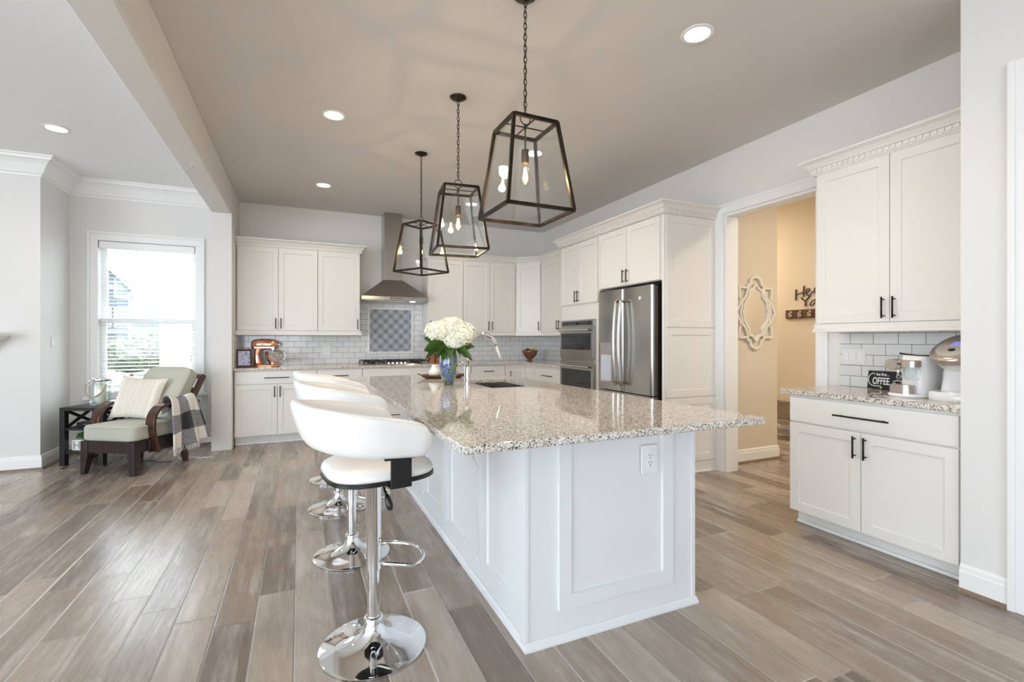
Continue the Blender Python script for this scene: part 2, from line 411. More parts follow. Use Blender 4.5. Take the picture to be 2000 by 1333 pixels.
# ------------------------------------------------------------------ mesh helpers
class MB:
    def __init__(s): s.v = []; s.f = []; s.uv = None
    def add(s, vs, fs):
        o = len(s.v); s.v += [tuple(p) for p in vs]; s.f += [tuple(i + o for i in f) for f in fs]; return s
    def box(s, x0, x1, y0, y1, z0, z1):
        v = [(x0, y0, z0), (x1, y0, z0), (x1, y1, z0), (x0, y1, z0), (x0, y0, z1), (x1, y0, z1), (x1, y1, z1), (x0, y1, z1)]
        return s.add(v, [(0, 3, 2, 1), (4, 5, 6, 7), (0, 1, 5, 4), (1, 2, 6, 5), (2, 3, 7, 6), (3, 0, 4, 7)])
    def bar(s, a, b, w, h=None, up=(0, 0, 1)):
        """rectangular bar from a to b"""
        h = h or w; a, b = Vector(a), Vector(b); d = (b - a).normalized(); u = Vector(up)
        if abs(d.dot(u)) > 0.98: u = Vector((1, 0, 0))
        r = d.cross(u).normalized(); u = r.cross(d)
        v = []
        for p in (a, b):
            for i, j in ((-1, -1), (1, -1), (1, 1), (-1, 1)): v.append(p + r * w / 2 * i + u * h / 2 * j)
        return s.add(v, [(3, 2, 1, 0), (4, 5, 6, 7), (0, 1, 5, 4), (1, 2, 6, 5), (2, 3, 7, 6), (3, 0, 4, 7)])
    def lathe(s, prof, n=32, c=(0, 0, 0), sx=1.0, sy=1.0, cap=True):
        vs, fs = [], []
        for r, z in prof:
            for i in range(n):
                a = 2 * pi * i / n; vs.append((c[0] + r * cos(a) * sx, c[1] + r * sin(a) * sy, c[2] + z))
        for k in range(len(prof) - 1):
            for i in range(n):
                j = (i + 1) % n; fs.append((k * n + i, k * n + j, (k + 1) * n + j, (k + 1) * n + i))
        if cap:
            fs.append(tuple(range(n - 1, -1, -1))); q = (len(prof) - 1) * n; fs.append(tuple(range(q, q + n)))
        return s.add(vs, fs)
    def tube(s, path, r, n=10, closed=False):
        P = [Vector(p) for p in path]; m = len(P)
        rs = r if hasattr(r, '__len__') else [r] * m
        vs, fs = [], []; prev = None
        for i in range(m):
            if closed: d = P[(i + 1) % m] - P[i - 1]
            else: d = P[min(i + 1, m - 1)] - P[max(i - 1, 0)]
            d = d.normalized()
            if prev is None:
                u = Vector((0, 0, 1)) if abs(d.z) < 0.9 else Vector((1, 0, 0)); a = d.cross(u).normalized()
            else:
                a = (prev - d * prev.dot(d)).normalized()
            prev = a; b2 = d.cross(a)
            for k in range(n):
                t = 2 * pi * k / n; vs.append(P[i] + a * rs[i] * cos(t) + b2 * rs[i] * sin(t))
        for i in range(m if closed else m - 1):
            j = (i + 1) % m
            for k in range(n):
                l = (k + 1) % n; fs.append((i * n + k, i * n + l, j * n + l, j * n + k))
        if not closed: fs.append(tuple(range(n - 1, -1, -1))); fs.append(tuple(range((m - 1) * n, m * n)))
        return s.add(vs, fs)
    def sweep(s, prof, path, z=0.0, closed_ends=True):
        """profile of (out, up) swept along a plan polyline; out = right-hand side of travel; mitred"""
        P = [Vector((p[0], p[1])) for p in path]; m = len(P); n = len(prof); vs, fs = [], []
        for i in range(m):
            d0 = (P[i] - P[i - 1]).normalized() if i > 0 else None
            d1 = (P[i + 1] - P[i]).normalized() if i < m - 1 else None
            n0 = Vector((d0.y, -d0.x)) if d0 else None; n1 = Vector((d1.y, -d1.x)) if d1 else None
            if n0 is None: mi = n1
            elif n1 is None: mi = n0
            else:
                mi = (n0 + n1).normalized(); mi = mi / max(0.3, mi.dot(n0))
            for o, up in prof: vs.append((P[i].x + mi.x * o, P[i].y + mi.y * o, z + up))
        for i in range(m - 1):
            for k in range(n):
                l = (k + 1) % n; fs.append((i * n + k, (i + 1) * n + k, (i + 1) * n + l, i * n + l))
        if closed_ends: fs.append(tuple(range(n))); fs.append(tuple(range((m - 1) * n + n - 1, (m - 1) * n - 1, -1)))
        return s.add(vs, fs)
    def prism(s, poly, a0, a1, axis='y'):
        """polygon (p,q) extruded along axis"""
        n = len(poly); vs = []
        for a in (a0, a1):
            for p, q in poly:
                vs.append({'x': (a, p, q), 'y': (p, a, q), 'z': (p, q, a)}[axis])
        fs = [(i, (i + 1) % n, n + (i + 1) % n, n + i) for i in range(n)]
        return s.add(vs, fs + [tuple(range(n - 1, -1, -1)), tuple(range(n, 2 * n))])
    def grid(s, pts, closed_u=False):
        """pts[i][j] rows -> quads"""
        r, c = len(pts), len(pts[0]); fs = []
        for i in range(r - (0 if closed_u else 1)):
            for j in range(c - 1):
                i2 = (i + 1) % r; fs.append((i * c + j, i * c + j + 1, i2 * c + j + 1, i2 * c + j))
        return s.add([p for row in pts for p in row], fs)
    def panel(s, x0, x1, z0, z1, y, th, fr=0.06, rec=0.008):
        """shaker front facing -y: outer face at y, body back to y+th, recessed centre"""
        a, b_ = x0 + fr, x1 - fr; c, d = z0 + fr, z1 - fr
        v = [(x0, y, z0), (x1, y, z0), (x1, y, z1), (x0, y, z1), (a, y, c), (b_, y, c), (b_, y, d), (a, y, d),
             (a + .003, y + rec, c + .003), (b_ - .003, y + rec, c + .003), (b_ - .003, y + rec, d - .003), (a + .003, y + rec, d - .003),
             (x0, y + th, z0), (x1, y + th, z0), (x1, y + th, z1), (x0, y + th, z1)]
        f = [(0, 1, 5, 4), (1, 2, 6, 5), (2, 3, 7, 6), (3, 0, 4, 7), (4, 5, 9, 8), (5, 6, 10, 9), (6, 7, 11, 10), (7, 4, 8, 11), (8, 9, 10, 11),
             (0, 12, 13, 1), (1, 13, 14, 2), (2, 14, 15, 3), (3, 15, 12, 0), (12, 15, 14, 13)]
        return s.add(v, f)
    def build(s, name, m, parent=None, smooth=False, bevel=0.0, seg=2, sub=0, loc=None, rot=None, fix=True, shade_angle=None):
        me = bpy.data.meshes.new(name); me.from_pydata(s.v, [], s.f); me.update()
        if fix:
            bm = bmesh.new(); bm.from_mesh(me); bmesh.ops.recalc_face_normals(bm, faces=bm.faces); bm.to_mesh(me); bm.free()
        me.materials.append(M[m] if isinstance(m, str) else m)
        o = bpy.data.objects.new(name, me); COL.objects.link(o)
        if smooth:
            for p in me.polygons: p.use_smooth = True
            if shade_angle is not None:
                try: me.set_sharp_from_angle(angle=radians(shade_angle))
                except Exception: pass
        if bevel:
            bv = o.modifiers.new('bevel', 'BEVEL'); bv.width = bevel; bv.segments = seg; bv.limit_method = 'ANGLE'; bv.angle_limit = radians(40)
            bv.harden_normals = False
        if sub:
            sb = o.modifiers.new('subdiv', 'SUBSURF'); sb.levels = sub; sb.render_levels = sub
        if parent: o.parent = parent
        if loc: o.location = loc
        if rot: o.rotation_euler = rot
        return o


def tag(o, label, cat, group=None):
    o['label'] = label; o['category'] = cat
    if group: o['group'] = group
    return o


def thing(name, label, cat, loc=(0, 0, 0), rz=0.0, group=None):
    o = bpy.data.objects.new(name, None); COL.objects.link(o)
    o.empty_display_size = 0.05
    o.location = loc; o.rotation_euler = (0, 0, rz)
    return tag(o, label, cat, group)


def struct(o, label=None):
    o['kind'] = 'structure'
    if label: o['label'] = label
    return o


def dup(root, loc, rz, label, group=None):
    r = root.copy(); COL.objects.link(r); r.location = loc; r.rotation_euler = (0, 0, rz); r['label'] = label
    if group: r['group'] = group
    kids = {}
    for ch in root.children:
        c = ch.copy(); COL.objects.link(c); c.parent = r
        for g in ch.children:
            d = g.copy(); COL.objects.link(d); d.parent = c
    return r


def rot2(p, a): return (p[0] * cos(a) - p[1] * sin(a), p[0] * sin(a) + p[1] * cos(a))

CEIL = 3.03
# ================================================================== the setting
def wall(name, boxes, m='wall'):
    b = MB()
    for q in boxes: b.box(*q)
    return struct(b.build(name, m))


struct(MB().box(-6.5, 6.0, -4.0, 7.3, -0.1, 0.0).build('floor', 'floor'))
struct(MB().box(-0.81, 3.75, -4.0, 7.2, CEIL, CEIL + 0.1).build('ceiling', 'ceil_dim'))
struct(MB().box(-6.5, -0.81, -4.0, 7.2, CEIL, CEIL + 0.1).build('ceiling_left', 'ceil'))
struct(MB().box(3.75, 6.0, -0.5, 7.2, CEIL, CEIL + 0.1).build('ceiling_hall', 'ceil'))
struct(MB().box(-0.91, -0.71, -4.0, 6.30, 2.70, CEIL).build('beam', 'wall', bevel=0.012))
wall('wall_column', [(-0.91, -0.71, 6.30, 7.05, 0, CEIL)])
wall('wall_back', [(-0.71, 3.85, 7.03, 7.2, 0, CEIL)])
wall('wall_right', [(3.69, 3.84, 3.32, 7.03, 0, CEIL), (3.69, 3.84, 2.43, 3.32, 2.45, CEIL), (3.69, 3.84, 1.0, 2.43, 0, CEIL)])
wall('wall_pier', [(3.05, 3.69, -4.0, 1.28, 0, CEIL)])
# unseen rear and left walls; their window openings added and sized for fill light
def holed(name, axis, a, b, p0, p1, holes, z0, z1):
    q = []; cur = a
    for h0, h1 in holes + [(b, b)]:
        q.append((cur, h0, 0, CEIL))
        if h1 > h0: q.append((h0, h1, 0, z0)); q.append((h0, h1, z1, CEIL))
        cur = h1
    wall(name, [((u0, u1, p0, p1, w0, w1) if axis == 'x' else (p0, p1, u0, u1, w0, w1)) for u0, u1, w0, w1 in q])
holed('wall_rear', 'x', -6.5, 3.05, -4.15, -4.0, [(-5.0, -3.4), (-2.6, 0.2)], 0.7, 2.6)
holed('wall_left', 'y', -4.0, 6.11, -6.65, -6.5, [(-3.6, -0.3), (0.1, 2.4)], 0.1, 2.8)
wall('wall_hall', [(3.84, 4.655, 3.5, 7.0, 0, CEIL), (5.8, 5.95, 0.0, 7.2, 0, CEIL), (3.84, 5.8, 0.4, 0.55, 0, CEIL), (4.655, 5.8, 6.9, 7.1, 0, CEIL)], 'hall')
# window wall with its opening
WY, WX0, WX1, WZ0, WZ1 = 6.76, -2.055, -1.138, 0.62, 2.37
wall('wall_window', [(-2.45, WX0, WY, WY + 0.15, 0, CEIL), (WX1, -0.91, WY, WY + 0.15, 0, CEIL), (WX0, WX1, WY, WY + 0.15, 0, WZ0), (WX0, WX1, WY, WY + 0.15, WZ1, CEIL)])
wall('wall_chase', [(-6.5, -2.305, 6.11, 6.91, 0, CEIL)])

BB = [(0, 0), (0.016, 0), (0.016, 0.10), (0.012, 0.108), (0.012, 0.125), (0.006, 0.135), (0, 0.138)]
SH = [(0.016, 0), (0.032, 0), (0.031, 0.008), (0.026, 0.016), (0.016, 0.02)]
def baseboard(name, path):
    o = struct(MB().sweep(BB, path).build(name, 'trim'))
    struct(MB().sweep(SH, path).build(name.replace('baseboard', 'trim_shoe'), 'shoe'))
baseboard('baseboard_chase', [(-6.5, 6.11), (-2.305, 6.11), (-2.305, 6.76), (-0.91, 6.76)])
baseboard('baseboard_column', [(-0.91, 6.76), (-0.91, 6.72)])
baseboard('baseboard_hall', [(3.84, 3.5), (4.655, 3.5), (4.655, 6.9)])
struct(MB().sweep(BB, [(5.8, 6.9), (5.8, 0.55)]).build('baseboard_far', 'trim'))
BBP = [(o, u * 1.0) for o, u in BB]
baseboard('baseboard_pier', [(3.05, 1.28), (3.05, 1.098)])
# left room crown moulding
CR = [(0, -0.185), (0.012, -0.185), (0.014, -0.165), (0.03, -0.16), (0.045, -0.13), (0.075, -0.075), (0.10, -0.05), (0.125, -0.04), (0.13, -0.02), (0.145, -0.016), (0.145, 0), (0, 0)]
struct(MB().sweep(CR, [(-6.5, 6.11), (-2.305, 6.11), (-2.305, 6.76), (-0.91, 6.76)], CEIL - 0.001).build('trim_crown', 'trim'))
_hx, _hy = -0.80, 4.62
hkb = thing('ceiling_hook', 'tiny white hook screwed into the underside of the beam', 'hook', (_hx, _hy, 2.70))
MB().lathe([(0.012, -0.0005), (0.012, -0.004), (0.004, -0.006)], 14).build('plate', 'trim', hkb)
MB().tube([(0, 0, -0.004), (0, 0, -0.025), (0.012, 0, -0.04), (0.0, 0, -0.052), (-0.012, 0, -0.042)], 0.003, 8).build('hook', 'nickel', hkb, smooth=True)
# cased opening to the hall
def cas_prof(w=0.09): return [(0, 0), (0.02, 0), (0.02, 0.02), (0.014, 0.03), (0.012, w - 0.02), (0.018, w - 0.012), (0.018, w), (0, w)]
b = MB()
for y0, y1 in ((3.325, 3.415), (2.34, 2.425)):
    b.box(3.670, 3.692, y0, y1, 0, 2.455); b.box(3.664, 3.670, y0 + (0.06 if y0 > 3 else 0), y1 - (0 if y0 > 3 else 0.06), 0, 2.455)
b.box(3.670, 3.692, 2.34, 3.415, 2.455, 2.545); b.box(3.664, 3.670, 2.34, 3.415, 2.515, 2.545)
b.box(3.692, 3.845, 3.30, 3.32, 0, 2.43); b.box(3.692, 3.845, 2.43, 2.45, 0, 2.43); b.box(3.692, 3.845, 2.43, 3.32, 2.43, 2.45)
struct(b.build('door_1', 'trim', bevel=0.003))
# casing at the right edge of the pier
b = MB(); b.box(3.028, 3.052, 0.99, 1.098, 0, 2.56); b.box(3.02, 3.028, 1.07, 1.098, 0, 2.56); b.box(3.022, 3.028, 0.99, 1.01, 0, 2.56)
struct(b.build('trim_pier', 'trim', bevel=0.003))

# window: casing, sashes, glass
b = MB(); b.box(-2.125, WX0, WY - 0.022, WY, WZ0, WZ1); b.box(WX1, -1.07, WY - 0.022, WY, WZ0, WZ1); b.box(-2.125, -1.07, WY - 0.022, WY, WZ1, 2.445)
b.box(-2.15, -2.125, WY - 0.03, WY, WZ0, 2.445); b.box(-1.07, -1.045, WY - 0.03, WY, WZ0, 2.445); b.box(-2.15, -1.045, WY - 0.03, WY, 2.445, 2.47)
b.box(-2.18, -1.015, WY - 0.06, WY + 0.02, 0.595, WZ0); b.box(-2.13, -1.065, WY - 0.018, WY, 0.51, 0.595)
wd = struct(b.build('window_1', 'trim', bevel=0.003))
b = MB()
MR = 1.475
def sash(y, z0, z1, fw=0.05):
    b.box(WX0, WX0 + fw, y, y + 0.035, z0, z1); b.box(WX1 - fw, WX1, y, y + 0.035, z0, z1)
    b.box(WX0 + fw, WX1 - fw, y, y + 0.035, z0, z0 + fw); b.box(WX0 + fw, WX1 - fw, y, y + 0.035, z1 - fw, z1)
sash(WY + 0.10, MR - 0.025, WZ1); sash(WY + 0.065, WZ0, MR + 0.025)
for fx in (0.345, 0.66):
    x = WX0 + fx * (WX1 - WX0); b.box(x - 0.010, x + 0.010, WY + 0.108, WY + 0.128, MR + 0.026, WZ1 - 0.051)
b.box(WX0 + 0.05, WX1 - 0.05, WY + 0.109, WY + 0.127, 1.915, 1.935)
b.build('sash', 'trim', wd)
b = MB(); b.box(WX0, WX1, WY + 0.115, WY + 0.119, MR, WZ1); b.box(WX0, WX1, WY + 0.08, WY + 0.084, WZ0, MR)
b.build('pane', 'wglass', wd)
# blind
bl = thing('window_blind', 'white horizontal slat blind hanging lowered and open in the window', 'blind', (-1.597, WY + 0.035, 0.66))
b = MB()
nsl = 38; pitch = (2.30 - 0.70) / nsl
for i in range(nsl):
    z = 0.70 + pitch * i - 0.66
    b.add([(-0.44, -0.025, z - 0.004), (0.44, -0.025, z - 0.004), (0.44, 0.025, z + 0.004), (-0.44, 0.025, z + 0.004),
           (-0.44, -0.025, z - 0.001), (0.44, -0.025, z - 0.001), (0.44, 0.025, z + 0.007), (-0.44, 0.025, z + 0.007)],
          [(0, 3, 2, 1), (4, 5, 6, 7), (0, 1, 5, 4), (1, 2, 6, 5), (2, 3, 7, 6), (3, 0, 4, 7)])
b.build('slats', 'slat', bl)
MB().box(-0.45, 0.45, -0.05, 0.028, 1.63, 1.705).build('headrail', 'slat', bl, bevel=0.004)
MB().box(-0.44, 0.44, -0.025, 0.025, 0.0, 0.018).build('bottom_rail', 'slat', bl, bevel=0.003)
b = MB()
for x in (-0.36, -0.33, 0.0, 0.33, 0.40): b.tube([(x, -0.027, 0.02), (x, -0.027, 1.64)], 0.0012, 4)
b.build('cord', 'slat', bl)

# ------------------------------------------------------------------ outside the window
struct(MB().box(-80, 40, 7.25, 120, -0.75, -0.70).build('lawn', 'grass'))
def cam_pt(px, zc):
    xc = (px - 1000) / F_PX * zc; a = radians(24)
    return xc * cos(a) + zc * sin(a), -xc * sin(a) + zc * cos(a)
def px_z(py, zc): return H_EYE + (662 - py) / F_PX * zc
x, y = cam_pt(343, 10.5)
MB().box(x - 0.24, x + 0.24, y - 0.24, y + 0.24, -0.7, 3.4).build('porch_column', 'trim')
struct(bpy.data.objects['porch_column'])
def ang_of(px): return radians(24) + math.atan((px - 1000) / F_PX)
# near house: gable end facing us
zc = 34.0
hx, hy = cam_pt(222, zc); hz = -0.7
ho = thing('house', 'blue grey gabled house seen at the left through the window', 'house', (hx, hy, hz), radians(14))
hw, hd = 5.0, 9.0
eave = px_z(568, zc) - hz + 0.4
MB().box(-hw * 1.9, 0.95, 0, hd, 0, eave).build('wall', 'siding', ho)
ridge_x = -hw * 0.95 - 0.2
b = MB(); b.prism([(-hw * 1.9, eave), (0.95, eave), (ridge_x, eave + 6.2)], 0.02, hd, 'y'); b.build('gable', 'siding', ho)
b = MB(); b.prism([(0.99, eave - 0.4), (0.99, eave - 0.15), (ridge_x, eave + 6.75), (ridge_x, eave + 6.4)], -0.35, hd + 0.3, 'y'); b.prism([(-hw * 1.9 - .4, eave - 0.4), (-hw * 1.9 - .4, eave - 0.15), (ridge_x, eave + 6.75), (ridge_x, eave + 6.4)], -0.35, hd + 0.3, 'y'); b.build('roof', 'roof', ho)
for wx, wz in ((-0.55, 2.75), (0.45, 2.75), (-0.9, 5.0), (0.45, 4.85)):
    wo = MB().box(wx - 0.45, wx + 0.45, -0.06, 0.0, wz, wz + 1.5).build('window', 'ext_trim', ho)
    MB().box(wx - 0.30, wx + 0.30, -0.07, -0.055, wz + 0.15, wz + 1.35).build('pane', 'pane_dk', wo)
b = MB(); b.box(-hw * 1.9, 1.0, -0.08, 0.0, eave - 0.35, eave - 0.05); b.box(-hw * 1.9, 1.0, -0.08, 0, 2.35, 2.55); b.box(0.80, 1.0, -0.08, 0, 0, eave); b.build('fascia', 'ext_trim', ho)
hx, hy = cam_pt(300, 75)
h2 = thing('house', 'pale grey house in the distance beyond the bush', 'house', (hx, hy, -0.7), radians(20))
MB().box(-4.2, 4.5, 0, 7, 0, 4.6).build('wall', 'siding2', h2)
b = MB(); b.prism([(-4.6, 4.5), (4.9, 4.5), (0.1, 7.6)], -0.3, 7.3, 'y'); b.build('roof', 'roof', h2)
for wx in (-2.4, -0.6, 1.6):
    wo = MB().box(wx - 0.5, wx + 0.5, -0.06, 0.0, 2.6, 4.0).build('window', 'ext_trim', h2)
    MB().box(wx - 0.35, wx + 0.35, -0.07, -0.055, 2.75, 3.85).build('pane', 'pane_dk', wo)


def blob(mb, c, r, seed, n=18):
    rnd = random.Random(seed); rows = []
    ph = [rnd.uniform(0, 6.28) for _ in range(6)]
    for i in range(n + 1):
        th = pi * i / n; row = []
        for j in range(2 * n + 1):
            a = pi * j / n
            k = 1 + 0.12 * sin(5 * a + ph[0]) * sin(4 * th + ph[1]) + 0.08 * sin(11 * a + ph[2]) * sin(9 * th + ph[3]) + 0.05 * sin(19 * a + ph[4] + 13 * th)
            row.append((c[0] + r[0] * k * sin(th) * cos(a), c[1] + r[1] * k * sin(th) * sin(a), c[2] + r[2] * k * cos(th)))
        rows.append(row)
    mb.grid(rows)


def leaf_cloud(mb, c, r, n, size, seed):
    rnd = random.Random(seed)
    for _ in range(n):
        z = rnd.uniform(-0.6, 1); a = rnd.uniform(0, 2 * pi); q = sqrt(max(0, 1 - z * z)); k = rnd.uniform(0.85, 1.12)
        p = Vector((c[0] + r[0] * q * cos(a) * k, c[1] + r[1] * q * sin(a) * k, c[2] + r[2] * z * k))
        u = Vector((rnd.gauss(0, 1), rnd.gauss(0, 1), rnd.gauss(0, 1))).normalized(); w = u.orthogonal().normalized() * size * 0.5; u = u * size
        mb.add([p - u, p + w, p + u, p - w], [(0, 1, 2, 3)])


for i, (px, zc, r, py, lab) in enumerate(((255, 20, (1.2, 1.0, 0.66), 694, 'rounded green bush on the lawn below the blue house'),
                                          (312, 26, (1.6, 1.0, 0.80), 690, 'green bush on the lawn beside the white porch column'))):
    x, y = cam_pt(px, zc); z = px_z(py, zc)
    bu = thing('bush', lab, 'bush', (x, y, -0.7))
    b = MB(); blob(b, (0, 0, z + 0.7), r, i); leaf_cloud(b, (0, 0, z + 0.7), r, 2600, 0.06, i); b.build('foliage', 'bush', bu, fix=False)
    MB().tube([(0, 0, 0), (0.05, 0, z)], 0.06, 8).build('stem', 'board', bu)
x, y = cam_pt(300, 32)
tr = thing('conifer', 'small dark green conifer standing between bush and distant house', 'tree', (x, y, -0.7))
b = MB(); b.lathe([(0.75, 0.4), (0.6, 0.9), (0.5, 1.3), (0.3, 1.9), (0.03, 2.6)], 14); leaf_cloud(b, (0, 0, 1.3), (0.6, 0.6, 1.0), 500, 0.08, 9); b.build('foliage', 'bush', tr, fix=False)
MB().tube([(0, 0, 0), (0, 0, 0.5)], 0.07, 8).build('trunk', 'board', tr)

# ================================================================== kitchen cabinets
def pull(mb, a, b_, out=0.03, r=0.0055):
    """bar pull from a to b on a face whose outward normal is -y (local)"""
    a, b_ = Vector(a), Vector(b_); d = (b_ - a); o = Vector((0, -out, 0))
    mb.tube([a + o, b_ + o], r, 8)
    for k in (0.12, 0.88): mb.tube([a + d * k, a + d * k + o], r * 0.8, 6)


def cabinet(label, loc, rz, w, depth, z0, z1, fronts, toe=False, m='cab', name='cabinet', cat='cabinet', top_open=None):
    """local: x 0..w, front of carcass y=0, depth to +y. fronts: (kind, x0, x1, za, zb, handle) handle: 'l','r' (vertical, low/high), 'c' horizontal, None"""
    c = thing(name, label, cat, (loc[0], loc[1], 0), rz)
    b = MB()
    if toe: b.box(0, w, 0.0, depth, 0.105, z1); b.box(0.0, w, 0.075, depth, 0, 0.106)
    else: b.box(0, w, 0, depth, z0, z1)
    b.build('carcass', m, c, bevel=0.0015)
    if toe:
        MB().box(0, w, 0.058, 0.0755, 0, 0.022).build('base_strip', 'trim', c, bevel=0.006)
    for kind, x0, x1, za, zb, hd in fronts:
        fr = MB()
        if kind == 'drawer': fr.box(x0, x1, -0.02, -0.0005, za, zb)
        else: fr.panel(x0, x1, za, zb, -0.02, 0.0195)
        d = fr.build(kind, m, c, bevel=0.0012)
        if hd:
            h = MB()
            k, pos = hd[0], hd[1:]
            if k == 'c': L = float(pos or 0.16); xm = (x0 + x1) / 2; zm = (za + zb) / 2; pull(h, (xm - L / 2, -0.02, zm), (xm + L / 2, -0.02, zm))
            else:
                xx = x0 + 0.028 if k == 'l' else x1 - 0.028
                if pos == 'low': pull(h, (xx, -0.02, za + 0.022), (xx, -0.02, za + 0.155))
                else: pull(h, (xx, -0.02, zb - 0.155), (xx, -0.02, zb - 0.022))
            h.build('handle', 'black', d, smooth=True)['label'] = 'black bar pull'
    return c


UF, UB = 6.70, 7.03   # face and back of uppers on the back wall
UD = UB - UF - 0.005
Z0, Z1 = 1.37, 2.425
dz0, dz1 = 1.374, 2.408
cabinet('white two-door upper cabinet above the copper mixer, beside the column', (-0.705, UF), 0, 0.920, UD, Z0, Z1,
        [('door', 0.012, 0.460, dz0, dz1, 'rlow'), ('door', 0.464, 0.918, dz0, dz1, 'llow')], name='upper_cabinet')
cabinet('white single-door upper cabinet left of the range hood', (0.217, UF), 0, 0.528, UD, Z0, Z1, [('door', 0.004, 0.520, dz0, dz1, 'rlow')], name='upper_cabinet')
cabinet('white single-door upper cabinet right of the range hood, behind the pendants', (1.662, UF), 0, 0.530, UD, Z0, Z1, [('door', 0.010, 0.526, dz0, dz1, 'llow')], name='upper_cabinet')
cabinet('white two-door upper cabinet above the faucet, left of the angled corner one', (2.194, UF), 0, 0.850, UD, Z0, Z1,
        [('door', 0.002, 0.416, dz0, dz1, 'rlow'), ('door', 0.420, 0.834, dz0, dz1, 'llow')], name='upper_cabinet')
# diagonal corner upper
dx, dy = 3.36 - 3.044, 6.43 - 6.70
dl = sqrt(dx * dx + dy * dy); da = atan2(dy, dx)
cc = thing('upper_cabinet', 'white upper cabinet set diagonally across the kitchen corner', 'cabinet', (3.044, 6.70, 0), da)
def loc_of(px, py): q = rot2((px - 3.044, py - 6.70), -da); return q
poly = [loc_of(*p) for p in ((3.046, 6.70), (3.36, 6.432), (3.685, 6.432), (3.685, 7.02), (3.046, 7.02))]
MB().prism(poly, Z0, Z1, 'z').build('carcass', 'cab', cc)
d = MB().panel(0.02, dl - 0.02, dz0, dz1, -0.02, 0.0195).build('door', 'cab', cc, bevel=0.0012)
h = MB(); pull(h, (dl - 0.045, -0.02, dz0 + 0.02), (dl - 0.045, -0.02, dz0 + 0.155)); h.build('handle', 'black', d, smooth=True)
# right wall upper (faces -x)
R90 = -pi / 2
cabinet('white upper cabinet on the side wall between corner unit and wall ovens', (3.36, 6.428), R90, 1.12, 0.325, Z0, Z1,
        [('door', 0.015, 0.555, dz0, dz1, 'rlow'), ('door', 0.559, 1.10, dz0, dz1, 'llow')], name='upper_cabinet')
# light rails
LR = [(0, 0), (0.022, 0), (0.022, 0.012), (0.012, 0.022), (0.012, 0.056), (0, 0.056)]
def trimobj(name, prof, path, z, m='cab'): return struct(MB().sweep(prof, path, z).build(name, m))
trimobj('trim_1', LR, [(-0.708, UF - 0.004), (0.745, UF - 0.004), (0.745, 7.02)], 1.315)
trimobj('trim_2', LR, [(1.662, 7.02), (1.662, UF - 0.004), (3.041, UF - 0.004), (3.356, 6.43), (3.356, 5.30)], 1.315)
# crown with dentils
CROWN = [(0, 0), (0.010, 0), (0.012, 0.008), (0.020, 0.010), (0.020, 0.042), (0.030, 0.046), (0.036, 0.058), (0.052, 0.078), (0.070, 0.088), (0.078, 0.092), (0.080, 0.104), (0, 0.104)]
def crown(name, path, z):
    b = MB().sweep(CROWN, path, z)
    for i in range(len(path) - 1):
        p, q = Vector(path[i]), Vector(path[i + 1]); d = q - p; L = d.length; d /= L; n = Vector((d.y, -d.x))
        k = int(L / 0.034)
        for j in range(k):
            c = p + d * (L * (j + 0.5) / k) + n * 0.024
            b.bar((c.x - d.x * 0.010, c.y - d.y * 0.010, z + 0.029), (c.x + d.x * 0.010, c.y + d.y * 0.010, z + 0.029), 0.012, 0.022)
    return struct(b.build(name, 'cab'))
crown('trim_3', [(-0.709, UF - 0.01), (0.748, UF - 0.01), (0.748, 7.025)], 2.405)
crown('trim_4', [(1.658, 7.025), (1.658, UF - 0.01), (3.04, UF - 0.01), (3.352, 6.425), (3.352, 5.31)], 2.405)
crown('trim_5', [(3.36, 5.300), (3.034, 5.300), (3.034, 3.415), (3.685, 3.415)], 2.418)
crown('trim_6', [(3.685, 2.218), (3.344, 2.218), (3.344, 1.285)], 2.42)

# base cabinets, back wall
BF = 6.44
BD = 7.03 - BF - 0.01
ctop = 0.890
cabinet('white base cabinet with one drawer over two doors, beside the column', (-0.700, BF), 0, 0.90, BD, 0, ctop,
        [('drawer', 0.012, 0.888, 0.730, 0.872, 'c0.27'), ('door', 0.012, 0.454, 0.115, 0.722, 'r'), ('door', 0.458, 0.888, 0.115, 0.722, 'l')], True, name='base_cabinet')
cabinet('white base cabinet behind the bar stools, left of the cooktop', (0.202, BF), 0, 0.54, BD, 0, ctop,
        [('drawer', 0.006, 0.534, 0.730, 0.872, 'c0.2'), ('door', 0.006, 0.534, 0.115, 0.722, 'r')], True, name='base_cabinet')
cabinet('white base cabinet directly under the gas cooktop', (0.744, BF), 0, 0.90, BD, 0, ctop,
        [('drawer', 0.006, 0.894, 0.730, 0.872, None), ('drawer', 0.006, 0.894, 0.42, 0.722, 'c0.3'), ('drawer', 0.006, 0.894, 0.115, 0.412, 'c0.3')], True, name='base_cabinet')
cabinet('white drawer base cabinet just right of the cooktop behind the vase', (1.646, BF), 0, 0.58, BD, 0, ctop,
        [('drawer', 0.006, 0.574, 0.730, 0.872, 'c0.16'), ('drawer', 0.006, 0.574, 0.42, 0.722, 'c0.16'), ('drawer', 0.006, 0.574, 0.115, 0.412, 'c0.16')], True, name='base_cabinet')
cabinet('white drawer base cabinet behind the faucet, left of the corner unit', (2.228, BF), 0, 0.53, BD, 0, ctop,
        [('drawer', 0.006, 0.512, 0.730, 0.872, 'c0.16'), ('door', 0.006, 0.512, 0.115, 0.722, 'r')], True, name='base_cabinet')
